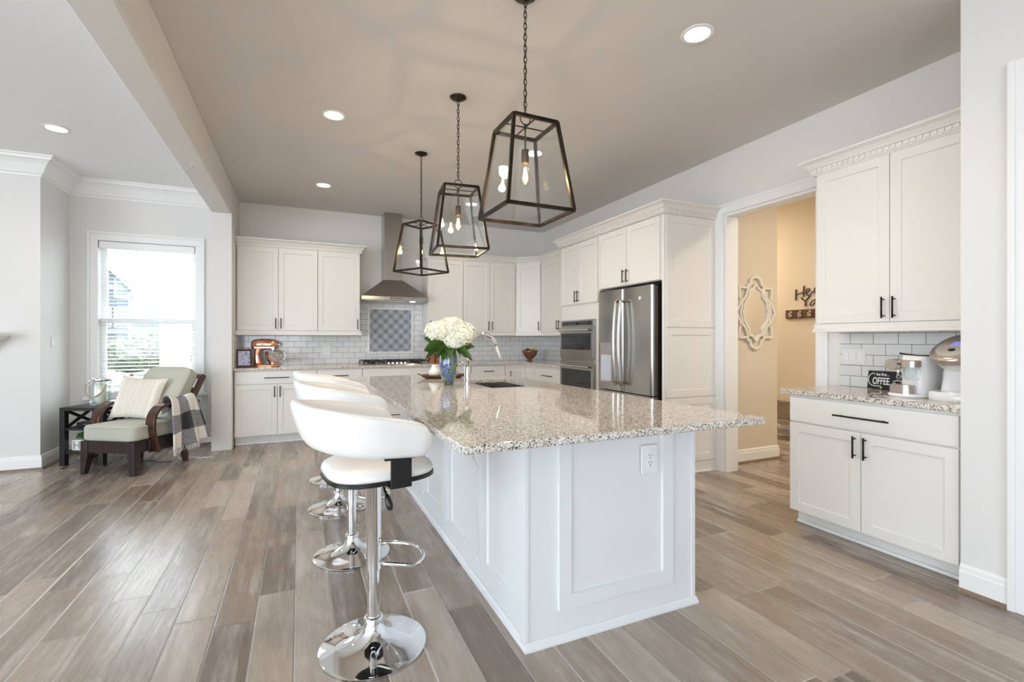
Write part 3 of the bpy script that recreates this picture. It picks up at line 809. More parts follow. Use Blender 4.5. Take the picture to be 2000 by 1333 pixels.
# inner corner base with folding doors
cb = thing('base_cabinet', 'white inner corner base cabinet with angled pair of folding doors', 'cabinet', (2.76, 6.44, 0))
b = MB(); b.box(0, 0.92, 0, 0.58, 0.105, ctop); b.box(0.34, 0.92, -0.32, 0.0, 0.105, ctop); b.box(0, 0.92, 0.07, 0.58, 0, 0.105); b.box(0.41, 0.92, -0.32, 0.07, 0, 0.105); b.build('carcass', 'cab', cb)
d = MB().panel(0.035, 0.318, 0.115, 0.835, -0.02, 0.0195).build('door', 'cab', cb, bevel=0.0012)
h = MB(); pull(h, (0.065, -0.02, 0.67), (0.065, -0.02, 0.80)); h.build('handle', 'black', d, smooth=True)
b = MB().panel(0.0, 0.285, 0.115, 0.835, -0.02, 0.0195)
o = b.build('door', 'cab', cb, bevel=0.0012); o.location = (0.34, -0.022, 0); o.rotation_euler = (0, 0, R90)
cabinet('white drawer base cabinet on the side wall left of the wall ovens', (3.10, 6.118), R90, 0.815, 0.58, 0, ctop,
        [('drawer', 0.01, 0.795, 0.675, 0.855, 'c0.30'), ('door', 0.01, 0.40, 0.115, 0.665, 'r'), ('door', 0.405, 0.795, 0.115, 0.665, 'l')], True, name='base_cabinet')

# L-shaped back countertop
b = MB(); poly = [(-0.709, 6.405), (3.065, 6.405), (3.065, 5.300), (3.688, 5.300), (3.688, 7.028), (-0.709, 7.028)]
b.prism(poly, 0.892, 0.922, 'z')
tag(b.build('countertop', 'granite', bevel=0.004), 'speckled granite countertop running along the back wall into the corner', 'countertop')

# tiles
b = MB(); b.box(-0.700, 3.69, 7.020, 7.030, 0.923, 1.32); b.box(0.745, 1.66, 7.020, 7.030, 1.32, 1.86)
struct(b.build('wall_tile', 'tileb'))
b = MB(); b.box(3.680, 3.690, 5.30, 7.02, 0.923, 1.32); b.box(-0.71, -0.700, 6.42, 7.02, 0.923, 1.32)
struct(b.build('wall_tile_side', 'tiler'))
# patterned tile panel with frame
dp = thing('tile_panel', 'blue and white patterned tile panel framed in the backsplash over the cooktop', 'tile panel', (0, 7.0195, 0))
MB().box(0.912, 1.500, -0.006, 0, 1.085, 1.668 + 0.02).build('patterned_tiles', 'deco', dp)
b = MB()
for q in ((0.884, 0.912, 1.058, 1.716), (1.500, 1.528, 1.058, 1.716), (0.912, 1.500, 1.058, 1.085), (0.912, 1.500, 1.688, 1.716)): b.box(q[0], q[1], -0.014, 0, q[2], q[3])
b.build('border', 'ceramic', dp, bevel=0.004)

# range hood
hd_ = thing('range_hood', 'stainless steel chimney range hood above the cooktop', 'hood', (1.195, 7.02, 0))
b = MB(); b.box(-0.446, 0.446, -0.48, -0.001, 1.790, 1.840); b.build('canopy_rim', 'steel', hd_, bevel=0.003)
b = MB()
b.add([(-0.446, -0.48, 1.84), (0.446, -0.48, 1.84), (0.446, -0.001, 1.84), (-0.446, -0.001, 1.84), (-0.135, -0.27, 2.085), (0.135, -0.27, 2.085), (0.135, -0.001, 2.085), (-0.135, -0.001, 2.085)],
      [(0, 3, 2, 1), (4, 5, 6, 7), (0, 1, 5, 4), (1, 2, 6, 5), (2, 3, 7, 6), (3, 0, 4, 7)])
b.build('canopy', 'steel', hd_)
b = MB(); b.box(-0.12, 0.12, -0.255, -0.001, 2.085, CEIL - 0.002); b.build('chimney', 'steel', hd_, bevel=0.002)
b = MB()
for k in range(5): b.lathe([(0.007, 0), (0.007, 0.004)], 10, (0, 0, 0))
b = MB()
for k in range(5): b.tube([(-0.07 + 0.035 * k, -0.480, 1.815), (-0.07 + 0.035 * k, -0.484, 1.815)], 0.008, 10)
b.build('button', 'blackp', hd_)
b = MB(); b.lathe([(0.04, 1.787), (0.04, 1.791)], 20, (0.26, -0.30, 0)); b.build('hood_lamp', 'lamp', hd_)
b = MB(); b.box(-0.40, 0.16, -0.44, -0.06, 1.784, 1.791); b.build('filter', 'nickel', hd_)

# cooktop
ck = thing('gas_cooktop', 'stainless gas cooktop with black grates set in the back counter', 'cooktop', (1.195, 6.70, 0.9225))
MB().box(-0.455, 0.455, -0.26, 0.26, 0, 0.012).build('tray', 'steel', ck, bevel=0.005)
for gx in (-0.30, 0.0, 0.30):
    b = MB()
    for x in (-0.13, 0.0, 0.13): b.box(gx + x - 0.007, gx + x + 0.007, -0.22, 0.24, 0.038, 0.056)
    for y in (-0.22, -0.07, 0.09, 0.24): b.box(gx - 0.137, gx + 0.137, y - 0.007, y + 0.007, 0.038, 0.056)
    for x in (-0.13, 0.13):
        for y in (-0.215, 0.235): b.box(gx + x - 0.008, gx + x + 0.008, y - 0.008, y + 0.008, 0.012, 0.04)
    b.build('grate', 'blackp', ck, bevel=0.002)
for (x, y, r) in ((-0.30, 0.13, 0.045), (-0.30, -0.10, 0.04), (0, 0.06, 0.06), (0.30, 0.13, 0.045), (0.30, -0.10, 0.04)):
    MB().lathe([(r, 0.012), (r, 0.022), (r * 0.75, 0.024), (r * 0.75, 0.032), (r * 0.2, 0.034)], 20, (x, y, 0)).build('burner', 'blackp', ck, smooth=True, shade_angle=30)
for k in range(5):
    MB().lathe([(0.02, 0.012), (0.019, 0.036), (0.012, 0.038)], 16, (-0.11 + 0.055 * k, -0.235, 0)).build('knob', 'nickel', ck, smooth=True, shade_angle=30)

# ================================================================== tall units on the right wall
ep = thing('fridge_surround', 'tall white panelled end wall of the fridge surround, facing the island', 'cabinet panel', (3.045, 3.42, 0))
MB().box(0, 0.635, 0.0, 0.028, 0, 2.42).build('board', 'cab', ep)
for za, zb in ((1.378, 2.412), (0.725, 1.370), (0.115, 0.717)):
    MB().panel(0.022, 0.628, za, zb, -0.012, 0.0118, fr=0.065, rec=0.009).build('panel', 'cab', ep, bevel=0.001)
MB().box(0.022, 0.628, -0.004, 0, 0.0, 0.11).build('plinth', 'cab', ep)
MB().box(0.0, 0.64, -0.014, -0.004, 0, 0.02).build('base_strip', 'trim', ep, bevel=0.004)
cabinet('white two-door cabinet above the stainless fridge', (3.05, 4.452), R90, 1.002, 0.63, 1.812, 2.42,
        [('door', 0.010, 0.494, 1.818, 2.408, 'rlow'), ('door', 0.500, 0.985, 1.818, 2.408, 'llow')], name='upper_cabinet')
oc = cabinet('tall white two-door cabinet above and around the wall ovens', (3.05, 5.295), R90, 0.838, 0.63, 0, 2.42,
             [('door', 0.018, 0.412, 1.685, 2.408, 'rlow'), ('door', 0.416, 0.822, 1.685, 2.408, 'llow'), ('drawer', 0.018, 0.822, 0.12, 0.42, 'c0.3')], False, name='oven_cabinet')
# wall ovens
ov = thing('wall_oven', 'stainless double wall oven with dark glass doors, left of the fridge', 'oven', (3.05, 5.270, 0), R90)
OW = 0.755
MB().box(0, OW, -0.018, -0.001, 0.44, 1.495).build('frame', 'steel', ov, bevel=0.002)
cp = MB().box(0.01, OW - 0.01, -0.032, -0.018, 1.415, 1.488).build('control_panel', 'steel', ov, bevel=0.002)
MB().box(0.05, OW - 0.05, -0.035, -0.032, 1.428, 1.476).build('display', 'oven_glass', cp)
MB().tube([(0.40, -0.035, 1.452), (0.40, -0.05, 1.452)], 0.014, 14).build('knob', 'blackp', cp)
def oven_door(z0, z1, gz0, gz1):
    d = MB().box(0.008, OW - 0.008, -0.045, -0.018, z0, z1).build('oven_door', 'steel', ov, bevel=0.004)
    MB().box(0.05, OW - 0.05, -0.0475, -0.045, gz0, gz1).build('window', 'oven_glass', d, bevel=0.001)
    b = MB(); zz = z1 - 0.035
    b.tube([(0.05, -0.082, zz), (OW - 0.03, -0.082, zz)], 0.013, 12)
    for x in (0.08, OW - 0.06): b.tube([(x, -0.045, zz), (x, -0.082, zz)], 0.010, 8)
    b.build('handle', 'nickel', d, smooth=True, shade_angle=40)
    return d
d1 = oven_door(1.035, 1.405, 1.140, 1.335)
bd = MB().tube([(0.37, -0.045, 1.085), (0.37, -0.050, 1.085)], 0.017, 20).build('badge', 'chrome', d1)
MB().box(0.008, OW - 0.008, -0.030, -0.018, 0.985, 1.028).build('vent_strip', 'steel', ov)
oven_door(0.455, 0.980, 0.500, 0.905)

# fridge
fr = thing('refrigerator', 'stainless french door refrigerator with ice dispenser and curved handles', 'refrigerator', (2.985, 4.398, 0), R90)
FW = 0.885
MB().box(0.008, FW - 0.008, 0.075, 0.69, 0.02, 1.755).build('body', 'blackp', fr, bevel=0.004)
def fdoor(x0, x1, z0, z1, nm):
    b = MB(); r = 0.03; n = 6
    pr = []
    for k in range(n + 1): a = pi / 2 * k / n; pr.append((x0 + r - r * cos(a), 0.0 + r - r * sin(a)))
    for k in range(n + 1): a = pi / 2 * k / n; pr.append((x1 - r + r * sin(a), r - r * cos(a)))
    # slight outward belly
    pr2 = []
    for (x, y) in pr: pr2.append((x, y))
    pr2 += [(x1, 0.07), (x0, 0.07)]
    b.prism(pr2, z0, z1, 'z')
    return b.build(nm, 'steel', fr, smooth=True, shade_angle=35)
dl_ = fdoor(0.0, FW / 2 - 0.003, 0.735, 1.775, 'door')
dr_ = fdoor(FW / 2 + 0.003, FW, 0.735, 1.775, 'door')
df_ = fdoor(0.0, FW, 0.06, 0.725, 'freezer_drawer')
def fhandle(x, z0, z1, par):
    b = MB(); pts = []; n = 18
    for i in range(n + 1):
        t = i / n; bow = 0.055 + 0.030 * sin(pi * t)
        pts.append((x, -bow, z0 + (z1 - z0) * t))
    b.tube([(x, 0.0, z0 + 0.02)] + pts + [(x, 0.0, z1 - 0.02)], [0.012] + [0.017] * (n + 1) + [0.012], 12)
    b.build('handle', 'nickel', par, smooth=True)
fhandle(FW / 2 - 0.040, 0.81, 1.66, dl_)
fhandle(FW / 2 + 0.040, 0.81, 1.66, dr_)
b = MB()
b.tube([(0.06, -0.055, 0.66), (FW - 0.06, -0.055, 0.66)], 0.015, 10)
for x in (0.1, FW - 0.1): b.tube([(x, 0, 0.66), (x, -0.055, 0.66)], 0.011, 8)
b.build('handle', 'nickel', df_, smooth=True)
ds = MB().box(0.055, 0.275, -0.006, 0.001, 0.80, 1.23).build('dispenser', 'champ', fr, bevel=0.003)
MB().box(0.075, 0.255, -0.009, -0.006, 1.12, 1.21).build('control_pad', 'nickel', ds)
MB().box(0.075, 0.255, -0.0075, -0.006, 0.83, 1.10).build('niche', mat('niche_lit_blue', (0.58, 0.62, 0.74), 0.3), ds)  # white niche, its bluish lighting put into the colour
MB().box(0.07, 0.26, -0.025, -0.006, 0.815, 0.83).build('drip_tray', 'nickel', ds, bevel=0.002)
MB().tube([(FW - 0.17, 0.0005, 1.66), (FW - 0.17, -0.004, 1.66)], 0.019, 24).build('badge', 'chrome', fr)
for x in (0.05, FW - 0.05): MB().box(x - 0.035, x + 0.035, 0.015, 0.10, 1.7755, 1.79).build('hinge_cover', 'blackp', fr, bevel=0.004)

# ================================================================== coffee nook
cabinet('white base cabinet of the coffee nook with wide drawer over two doors', (3.10, 2.226), R90, 0.936, 0.58, 0, 0.888,
        [('drawer', 0.006, 0.925, 0.712, 0.872, 'c0.31'), ('door', 0.006, 0.457, 0.105, 0.702, 'r'), ('door', 0.461, 0.925, 0.105, 0.702, 'l')], True, name='base_cabinet')
cabinet('large white two-door upper cabinet above the coffee makers', (3.36, 2.212), R90, 0.925, 0.325, 1.370, 2.432,
        [('door', 0.006, 0.460, 1.376, 2.420, 'rlow'), ('door', 0.464, 0.915, 1.376, 2.420, 'llow')], name='upper_cabinet')
trimobj('trim_7', LR, [(3.68, 2.214), (3.356, 2.214), (3.356, 1.285)], 1.317)
tag(MB().box(3.070, 3.688, 1.285, 2.285, 0.890, 0.922).build('countertop', 'granite', bevel=0.004), 'short speckled granite countertop of the coffee nook', 'countertop')
struct(MB().box(3.680, 3.690, 1.285, 2.258, 0.923, 1.372).build('wall_tile_nook', 'tilec'))

def switch_plate(name, label, loc, rz, gangs, cat, kind='rocker', w1=0.046):
    p = thing(name, label, cat, loc, rz)
    W = 0.072 + w1 * (gangs - 1)
    MB().box(-W / 2, W / 2, -0.006, 0, -0.058, 0.058).build('plate', 'white_pl', p, bevel=0.0025)
    for g in range(gangs):
        x = (g - (gangs - 1) / 2) * w1
        if kind == 'rocker':
            MB().prism([(-0.0065, -0.033), (-0.0095, 0.033), (-0.004, 0.033), (-0.004, -0.033)], x - 0.0165, x + 0.0165, 'x').build('rocker', 'trim', p, bevel=0.001)
        else:
            s_ = MB().box(x - 0.0165, x + 0.0165, -0.0085, -0.005, -0.033, 0.033).build('socket', 'trim', p, bevel=0.001)
            b = MB()
            for z in (-0.017, 0.017):
                b.box(x - 0.008, x - 0.006, -0.0092, -0.0085, z - 0.001, z + 0.008); b.box(x + 0.006, x + 0.008, -0.0092, -0.0085, z - 0.001, z + 0.007)
                b.tube([(x, -0.0085, z - 0.009), (x, -0.0092, z - 0.009)], 0.0025, 8)
            b.build('slot', 'gap', s_)
    return p
switch_plate('light_switch', 'white triple rocker light switch plate on the coffee nook tiles', (3.680, 2.160, 1.140), R90, 3, 'light switch')
switch_plate('light_switch', 'white light switch on the narrow wall left of the window', (-2.304, 6.36, 1.235), pi / 2, 1, 'light switch')
switch_plate('outlet', 'white outlet plate on the tiles between mixer and cooktop', (0.335, 7.0195, 1.10), 0, 2, 'outlet', 'outlet')
switch_plate('outlet', 'white outlet plate on the tiles near the corner behind the bowl', (3.22, 7.0195, 1.12), 0, 2, 'outlet', 'outlet')

# coffee sign
sg = thing('coffee_sign', 'black wooden sign reading but first coffee, leaning on the tiles', 'sign', (3.618, 1.925, 0.9225), R90)
TL_ = radians(8)
bo = MB().box(-0.105, 0.105, -0.009, 0.009, 0, 0.125).build('board', 'signblack', sg, bevel=0.002)
bo.rotation_euler = (-TL_, 0, 0); bo.location = (0, 0.0, 0.002)
def text(s, size, x, z, par, m='text', ex=0.0006, y=-0.0096, shear=0.0, name='lettering', sx=1.0, off=0.0):
    c = bpy.data.curves.new(name, 'FONT'); c.body = s; c.size = size; c.extrude = ex; c.align_x = 'LEFT'; c.shear = shear; c.offset = off
    tmp = bpy.data.objects.new(name, c); COL.objects.link(tmp)
    me = bpy.data.meshes.new_from_object(tmp.evaluated_get(bpy.context.evaluated_depsgraph_get()))
    bpy.data.objects.remove(tmp); bpy.data.curves.remove(c)
    me.materials.clear(); me.materials.append(M[m]); o = bpy.data.objects.new(name, me); COL.objects.link(o)
    o.parent = par; o.location = (x, y, z); o.rotation_euler = (pi / 2, 0, 0); o.scale = (sx, 1, 1)
    return o
text('but first....', 0.027, -0.052, 0.093, bo, sx=0.72, off=0.0004)
text('OFFEE', 0.066, -0.074, 0.034, bo, sx=0.57, off=0.0012)
def stroke(mb, pts, r, y=-0.0100, n=6, sub=6):
    P = [Vector((p[0], 0, p[1])) for p in pts]; out = []
    for i in range(len(P) - 1):
        p0, p1, p2, p3 = P[max(i - 1, 0)], P[i], P[i + 1], P[min(i + 2, len(P) - 1)]
        for k in range(sub):
            t = k / sub
            out.append(0.5 * ((2 * p1) + (p2 - p0) * t + (2 * p0 - 5 * p1 + 4 * p2 - p3) * t * t + (3 * p1 - p0 - 3 * p2 + p3) * t ** 3))
    out.append(P[-1])
    out = [Vector((p.x, y, p.z)) for p in out]
    mb.tube(out, r, n)
b = MB()
stroke(b, [(-0.062, 0.098), (-0.068, 0.106), (-0.080, 0.104), (-0.094, 0.088), (-0.099, 0.066), (-0.094, 0.042), (-0.080, 0.027), (-0.058, 0.021), (-0.035, 0.022), (-0.020, 0.018), (-0.016, 0.010), (-0.024, 0.006)], 0.0027)
stroke(b, [(0.034, 0.038), (0.044, 0.032), (0.052, 0.036), (0.052, 0.044), (0.046, 0.043)], 0.0018)
b.build('lettering', 'text', bo, smooth=True)
b = MB()
stroke(b, [(0.062, 0.066), (0.080, 0.070), (0.100, 0.066), (0.080, 0.062), (0.062, 0.066), (0.066, 0.040), (0.072, 0.022), (0.080, 0.018), (0.090, 0.022), (0.098, 0.045), (0.100, 0.066)], 0.0016)
stroke(b, [(0.062, 0.060), (0.054, 0.062), (0.052, 0.052), (0.058, 0.046), (0.065, 0.044)], 0.0015)
stroke(b, [(0.078, 0.094), (0.076, 0.100), (0.082, 0.104), (0.090, 0.100), (0.092, 0.090), (0.084, 0.082), (0.074, 0.083), (0.068, 0.092), (0.072, 0.106)], 0.0019)
stroke(b, [(0.060, 0.014), (0.070, 0.010), (0.090, 0.010), (0.100, 0.014)], 0.0016)
b.build('cup_drawing', 'text', bo, smooth=True)

# capsule coffee machine (tall rounded body, milk jug at the front)
es = thing('espresso_machine', 'slim white capsule coffee machine with clear milk jug, beside the black sign', 'coffee machine', (3.44, 1.637, 0.9225), R90)
def sq_ring(w, d, n=28, e=4.0, cx=0, cy=0):
    r = []
    for i in range(n):
        a = 2 * pi * i / n; c, s_ = cos(a), sin(a)
        r.append((cx + w / 2 * math.copysign(abs(c) ** (2 / e), c), cy + d / 2 * math.copysign(abs(s_) ** (2 / e), s_)))
    return r
def loft(mb, rings, cap=True):
    """rings: list of (list of (x,y), z)"""
    n = len(rings[0][0]); vs = [(x, y, z) for r, z in rings for x, y in r]; fs = []
    for k in range(len(rings) - 1):
        for i in range(n): j = (i + 1) % n; fs.append((k * n + i, k * n + j, (k + 1) * n + j, (k + 1) * n + i))
    if cap: fs.append(tuple(range(n - 1, -1, -1))); q = (len(rings) - 1) * n; fs.append(tuple(range(q, q + n)))
    return mb.add(vs, fs)
b = MB(); loft(b, [(sq_ring(0.135, 0.22, cy=0.02), 0.020), (sq_ring(0.14, 0.225, cy=0.02), 0.03), (sq_ring(0.14, 0.225, cy=0.02), 0.235), (sq_ring(0.132, 0.217, cy=0.02), 0.243)])
b.build('body', 'white_gl', es, smooth=True, shade_angle=40)
b = MB(); loft(b, [(sq_ring(0.19, 0.31, e=3, cx=-0.02, cy=-0.02), 0.0), (sq_ring(0.20, 0.32, e=3, cx=-0.02, cy=-0.02), 0.006), (sq_ring(0.20, 0.32, e=3, cx=-0.02, cy=-0.02), 0.014), (sq_ring(0.19, 0.31, e=3, cx=-0.02, cy=-0.02), 0.020)])
b.build('base', 'white_gl', es, smooth=True, shade_angle=40)
b = MB(); b.tube([(-0.075, -0.16, 0.192), (-0.075, -0.09, 0.192)], 0.034, 24); b.build('brew_head', 'champ', es, smooth=True, shade_angle=40)
b = MB(); loft(b, [(sq_ring(0.075, 0.07, e=3, cx=0.012, cy=-0.125), 0.105), (sq_ring(0.085, 0.08, e=3, cx=0.012, cy=-0.125), 0.115), (sq_ring(0.085, 0.08, e=3, cx=0.012, cy=-0.125), 0.180)])
jg = b.build('milk_jug', 'jarglass', es, smooth=True, shade_angle=40)
b = MB(); loft(b, [(sq_ring(0.088, 0.083, e=3, cx=0.012, cy=-0.125), 0.180), (sq_ring(0.088, 0.083, e=3, cx=0.012, cy=-0.125), 0.215), (sq_ring(0.08, 0.075, e=3, cx=0.012, cy=-0.125), 0.219)])
b.build('lid', 'champ', jg, smooth=True, shade_angle=40)
MB().tube([(-0.036, -0.155, 0.19), (-0.038, -0.158, 0.15), (-0.038, -0.158, 0.125)], 0.006, 8).build('spout', 'chrome', es, smooth=True)
b = MB(); loft(b, [(sq_ring(0.115, 0.085, e=3, cx=-0.03, cy=-0.13), 0.020), (sq_ring(0.115, 0.085, e=3, cx=-0.03, cy=-0.13), 0.072)]); b.build('drip_tray', 'champ', es, smooth=True, shade_angle=40)
b = MB(); b.tube([(-0.10, -0.02, 0.256), (-0.07, -0.01, 0.252), (-0.02, 0.0, 0.247), (0.05, 0.01, 0.2455)], [0.006, 0.005, 0.003, 0.003], 8); b.build('lever', 'blackp', es, smooth=True)

# pod coffee brewer
kb = thing('pod_brewer', 'large white pod coffee brewer with curved champagne lid and blue screen', 'coffee machine', (3.42, 1.432, 0.9225), R90)
b = MB(); loft(b, [(sq_ring(0.225, 0.30, e=3.2, cy=-0.01), 0.0), (sq_ring(0.23, 0.305, e=3.2, cy=-0.01), 0.008), (sq_ring(0.23, 0.305, e=3.2, cy=-0.01), 0.04), (sq_ring(0.215, 0.29, e=3.2, cy=-0.01), 0.05)])
b.build('base', 'white_gl', kb, smooth=True, shade_angle=40)
b = MB(); loft(b, [(sq_ring(0.20, 0.17, e=3.5, cy=0.05), 0.05), (sq_ring(0.185, 0.165, e=3.5, cy=0.055), 0.12), (sq_ring(0.175, 0.16, e=3.5, cy=0.055), 0.20)])
b.build('column', 'white_gl', kb, smooth=True, shade_angle=40)
b = MB(); loft(b, [(sq_ring(0.12, 0.14, e=2.4, cy=0.02), 0.165), (sq_ring(0.16, 0.20, e=2.4, cy=0.01), 0.180), (sq_ring(0.19, 0.25, e=2.4, cy=0.0), 0.205), (sq_ring(0.20, 0.26, e=2.4, cy=0.01), 0.235), (sq_ring(0.19, 0.22, e=2.4, cy=0.04), 0.285), (sq_ring(0.15, 0.16, e=2.4, cy=0.06), 0.31)])
b.build('head', 'white_gl', kb, smooth=True, shade_angle=50)
lid = MB(); rr = []
for s_, z in ((0.80, -0.030), (0.95, -0.026), (1.0, -0.012), (1.0, 0.006), (0.97, 0.018), (0.90, 0.024), (0.60, 0.030), (0.1, 0.031)): rr.append((sq_ring(0.235 * s_, 0.36 * s_, 40, 2.3), z))
loft(lid, rr); lid = lid.build('lid', 'champ', kb, smooth=True)
lid.location = (0, -0.008, 0.290); lid.rotation_euler = (radians(24), 0, 0)
fa = MB(); loft(fa, [(sq_ring(0.165, 0.235, 36, 2.2, 0, -0.035), 0.020), (sq_ring(0.165, 0.235, 36, 2.2, 0, -0.035), 0.031), (sq_ring(0.155, 0.225, 36, 2.2, 0, -0.035), 0.0335)])
fa = fa.build('face_plate', 'face', lid, smooth=True, shade_angle=35)
MB().box(-0.030, 0.030, -0.030, 0.020, 0.030, 0.0355).build('screen', 'screen', lid, bevel=0.001)
MB().lathe([(0.016, 0.030), (0.016, 0.037), (0.012, 0.038)], 20, (0, -0.090, 0)).build('button', 'blackp', lid)

# ================================================================== kitchen island
IX0, IX1, IY0, IY1 = 0.845, 1.735, 1.745, 4.36
isl = thing('kitchen_island', 'long white panelled kitchen island in the middle of the floor', 'kitchen island', (0, 0, 0))
isl.location = (1.29, 3.05, 0)
def I(o): o.location = (-1.29, -3.05, 0); return o
b = MB(); b.box(IX0, IX1, IY0, IY1, 0.0, 0.8915); b.f = [f for i, f in enumerate(b.f) if i != 1]
I(b.build('body', 'isl', isl))
b = MB(); b.panel(0.984, 1.594, 0.135, 0.885, IY0 - 0.017, 0.0165, fr=0.06, rec=0.012); I(b.build('end_panel', 'isl', isl, bevel=0.0012))
I(MB().box(IX0 - 0.014, IX0 + 0.004, IY0 - 0.006, IY0 + 0.05, 0, 0.8915).build('corner_post', 'isl', isl, bevel=0.001)); I(MB().box(IX1 - 0.016, IX1 + 0.004, IY0 - 0.006, IY0 + 0.02, 0, 0.8915).build('corner_post', 'isl', isl, bevel=0.001))
# long side panels (facing -x)
ys = [1.80, 2.235, 2.83, 3.42, 4.01]
edges = [(1.80, 2.225), (2.325, 2.82), (2.92, 3.41), (3.51, 4.00), (4.10, 4.35)]
for y0, y1 in edges:
    b = MB(); b.panel(0, y1 - y0, 0.12, 0.885, -0.012, 0.0118, fr=0.05, rec=0.009)
    o = b.build('side_panel', 'isl', isl, bevel=0.0012); o.location = (IX0 - 1.29, y1 - 3.05, 0); o.rotation_euler = (0, 0, R90)
for y in (2.275, 2.87, 3.46, 4.05):
    b = MB(); b.box(IX0 - 0.018, IX0, y - 0.022, y + 0.022, 0.155, 0.885); I(b.build('batten', 'isl', isl, bevel=0.001))
    b = MB(); pr = [(0, 0.8915), (-0.245, 0.8915), (-0.245, 0.855), (-0.235, 0.845)]
    for k in range(11):
        a = pi / 2 * k / 10; pr.append((-0.225 + 0.17 * sin(a) * 1.0, 0.840 - 0.12 * (1 - cos(a))))
    pr += [(-0.05, 0.70), (-0.045, 0.665), (-0.03, 0.64), (-0.018, 0.62), (0, 0.615)]
    b.prism([(p, q) for p, q in pr], y - 0.028, y + 0.028, 'y'); o = b.build('corbel', 'isl', isl, bevel=0.002); o.location = (IX0 - 0.0185 - 1.29 + 0.018, -3.05, 0)
QS = [(0, 0), (0.016, 0), (0.016, 0.008), (0.010, 0.026), (0.004, 0.034), (0, 0.036)]
b = MB().sweep(QS, [(IX0, IY1), (IX0, IY0)][::1], 0)
b = MB().sweep(QS, [(IX0 - 0.001, IY1), (IX0 - 0.001, IY0 - 0.001), (IX1 + 0.001, IY0 - 0.001), (IX1 + 0.001, IY1)], 0)
I(b.build('base_moulding', 'isl', isl))
otl = MB().box(1.405, 1.495, IY0 - 0.012, IY0 - 0.002, 0.660, 0.788).build('outlet', 'white_pl', isl, bevel=0.003); I(otl)
otl.location = (-1.29, -3.05 - 0.012, 0)
sk = MB().box(1.433, 1.467, IY0 - 0.0155, IY0 - 0.012, 0.690, 0.758).build('socket', 'trim', otl, bevel=0.001)
b = MB()
for z in (0.740, 0.707):
    b.box(1.442, 1.4445, IY0 - 0.0162, IY0 - 0.0155, z - 0.001, z + 0.009); b.box(1.4555, 1.458, IY0 - 0.0162, IY0 - 0.0155, z - 0.001, z + 0.008); b.tube([(1.45, IY0 - 0.0155, z - 0.009), (1.45, IY0 - 0.0162, z - 0.009)], 0.003, 8)
b.build('slot', 'gap', otl)

# island countertop with sink cut-out
b = MB()
xs0, xs1 = 1.240, 1.630; yk0, yk1 = 3.140, 3.830
C = [(0.480, 1.470), (1.882, 1.470), (1.775, 4.560), (0.480, 4.560)]
Hh = [(xs0, yk0), (xs1, yk0), (xs1, yk1), (xs0, yk1)]
vs = [(x, y, z) for z in (0.892, 0.922) for x, y in C + Hh]
fs = []
for i in range(4):
    j = (i + 1) % 4
    fs += [(8 + i, 8 + j, 12 + j, 12 + i), (i, 4 + i, 4 + j, j), (i, j, 8 + j, 8 + i), (4 + i, 12 + i, 12 + j, 4 + j)]
b.add(vs, fs)
tag(b.build('countertop', 'granite', bevel=0.005, seg=3), 'big speckled granite top of the island with sink opening', 'countertop')
snk = thing('sink', 'undermount stainless sink sunk in the island countertop', 'sink', (1.435, 3.485, 0.70))
b = MB(); w, d_ = 0.205, 0.355
b.box(-w, w, -d_, d_, 0, 0.012); b.box(-w, -w + 0.008, -d_, d_, 0, 0.191); b.box(w - 0.008, w, -d_, d_, 0, 0.191); b.box(-w, w, -d_, -d_ + 0.008, 0, 0.191); b.box(-w, w, d_ - 0.008, d_, 0, 0.191)
b.build('basin', 'steel', snk)
MB().lathe([(0.045, 0.012), (0.045, 0.016), (0.02, 0.014)], 20).build('drain', 'chrome', snk)

fc = thing('faucet', 'tall chrome gooseneck faucet beside the island sink', 'faucet', (1.198, 3.547, 0.9225))
MB().lathe([(0.029, 0), (0.029, 0.006), (0.025, 0.010), (0.024, 0.125), (0.0225, 0.130), (0.017, 0.132)], 24).build('body', 'chrome', fc, smooth=True, shade_angle=35)
pth = [(0, 0, 0.13), (0, 0, 0.20), (0.0, 0, 0.262)]
for k in range(1, 15):
    a = pi - pi * 1.0 * k / 14 * 0.93; pth.append((0.122 + 0.122 * cos(a), -0.005, 0.262 + 0.122 * sin(a)))
MB().tube(pth, 0.0145, 16).build('gooseneck', 'chrome', fc, smooth=True)
e = Vector(pth[-1]); dn = (Vector(pth[-1]) - Vector(pth[-2])).normalized()
MB().tube([e, e + dn * 0.03, e + dn * 0.10, e + dn * 0.115], [0.0155, 0.0165, 0.021, 0.0195], 16).build('spray_head', 'chrome', fc, smooth=True, shade_angle=35)
b = MB(); b.tube([(0, 0.02, 0.085), (0, 0.045, 0.09)], 0.012, 12); b.tube([(0, 0.045, 0.09), (-0.01, 0.055, 0.12), (-0.03, 0.06, 0.165)], [0.009, 0.007, 0.005], 10); b.build('lever', 'chrome', fc, smooth=True)

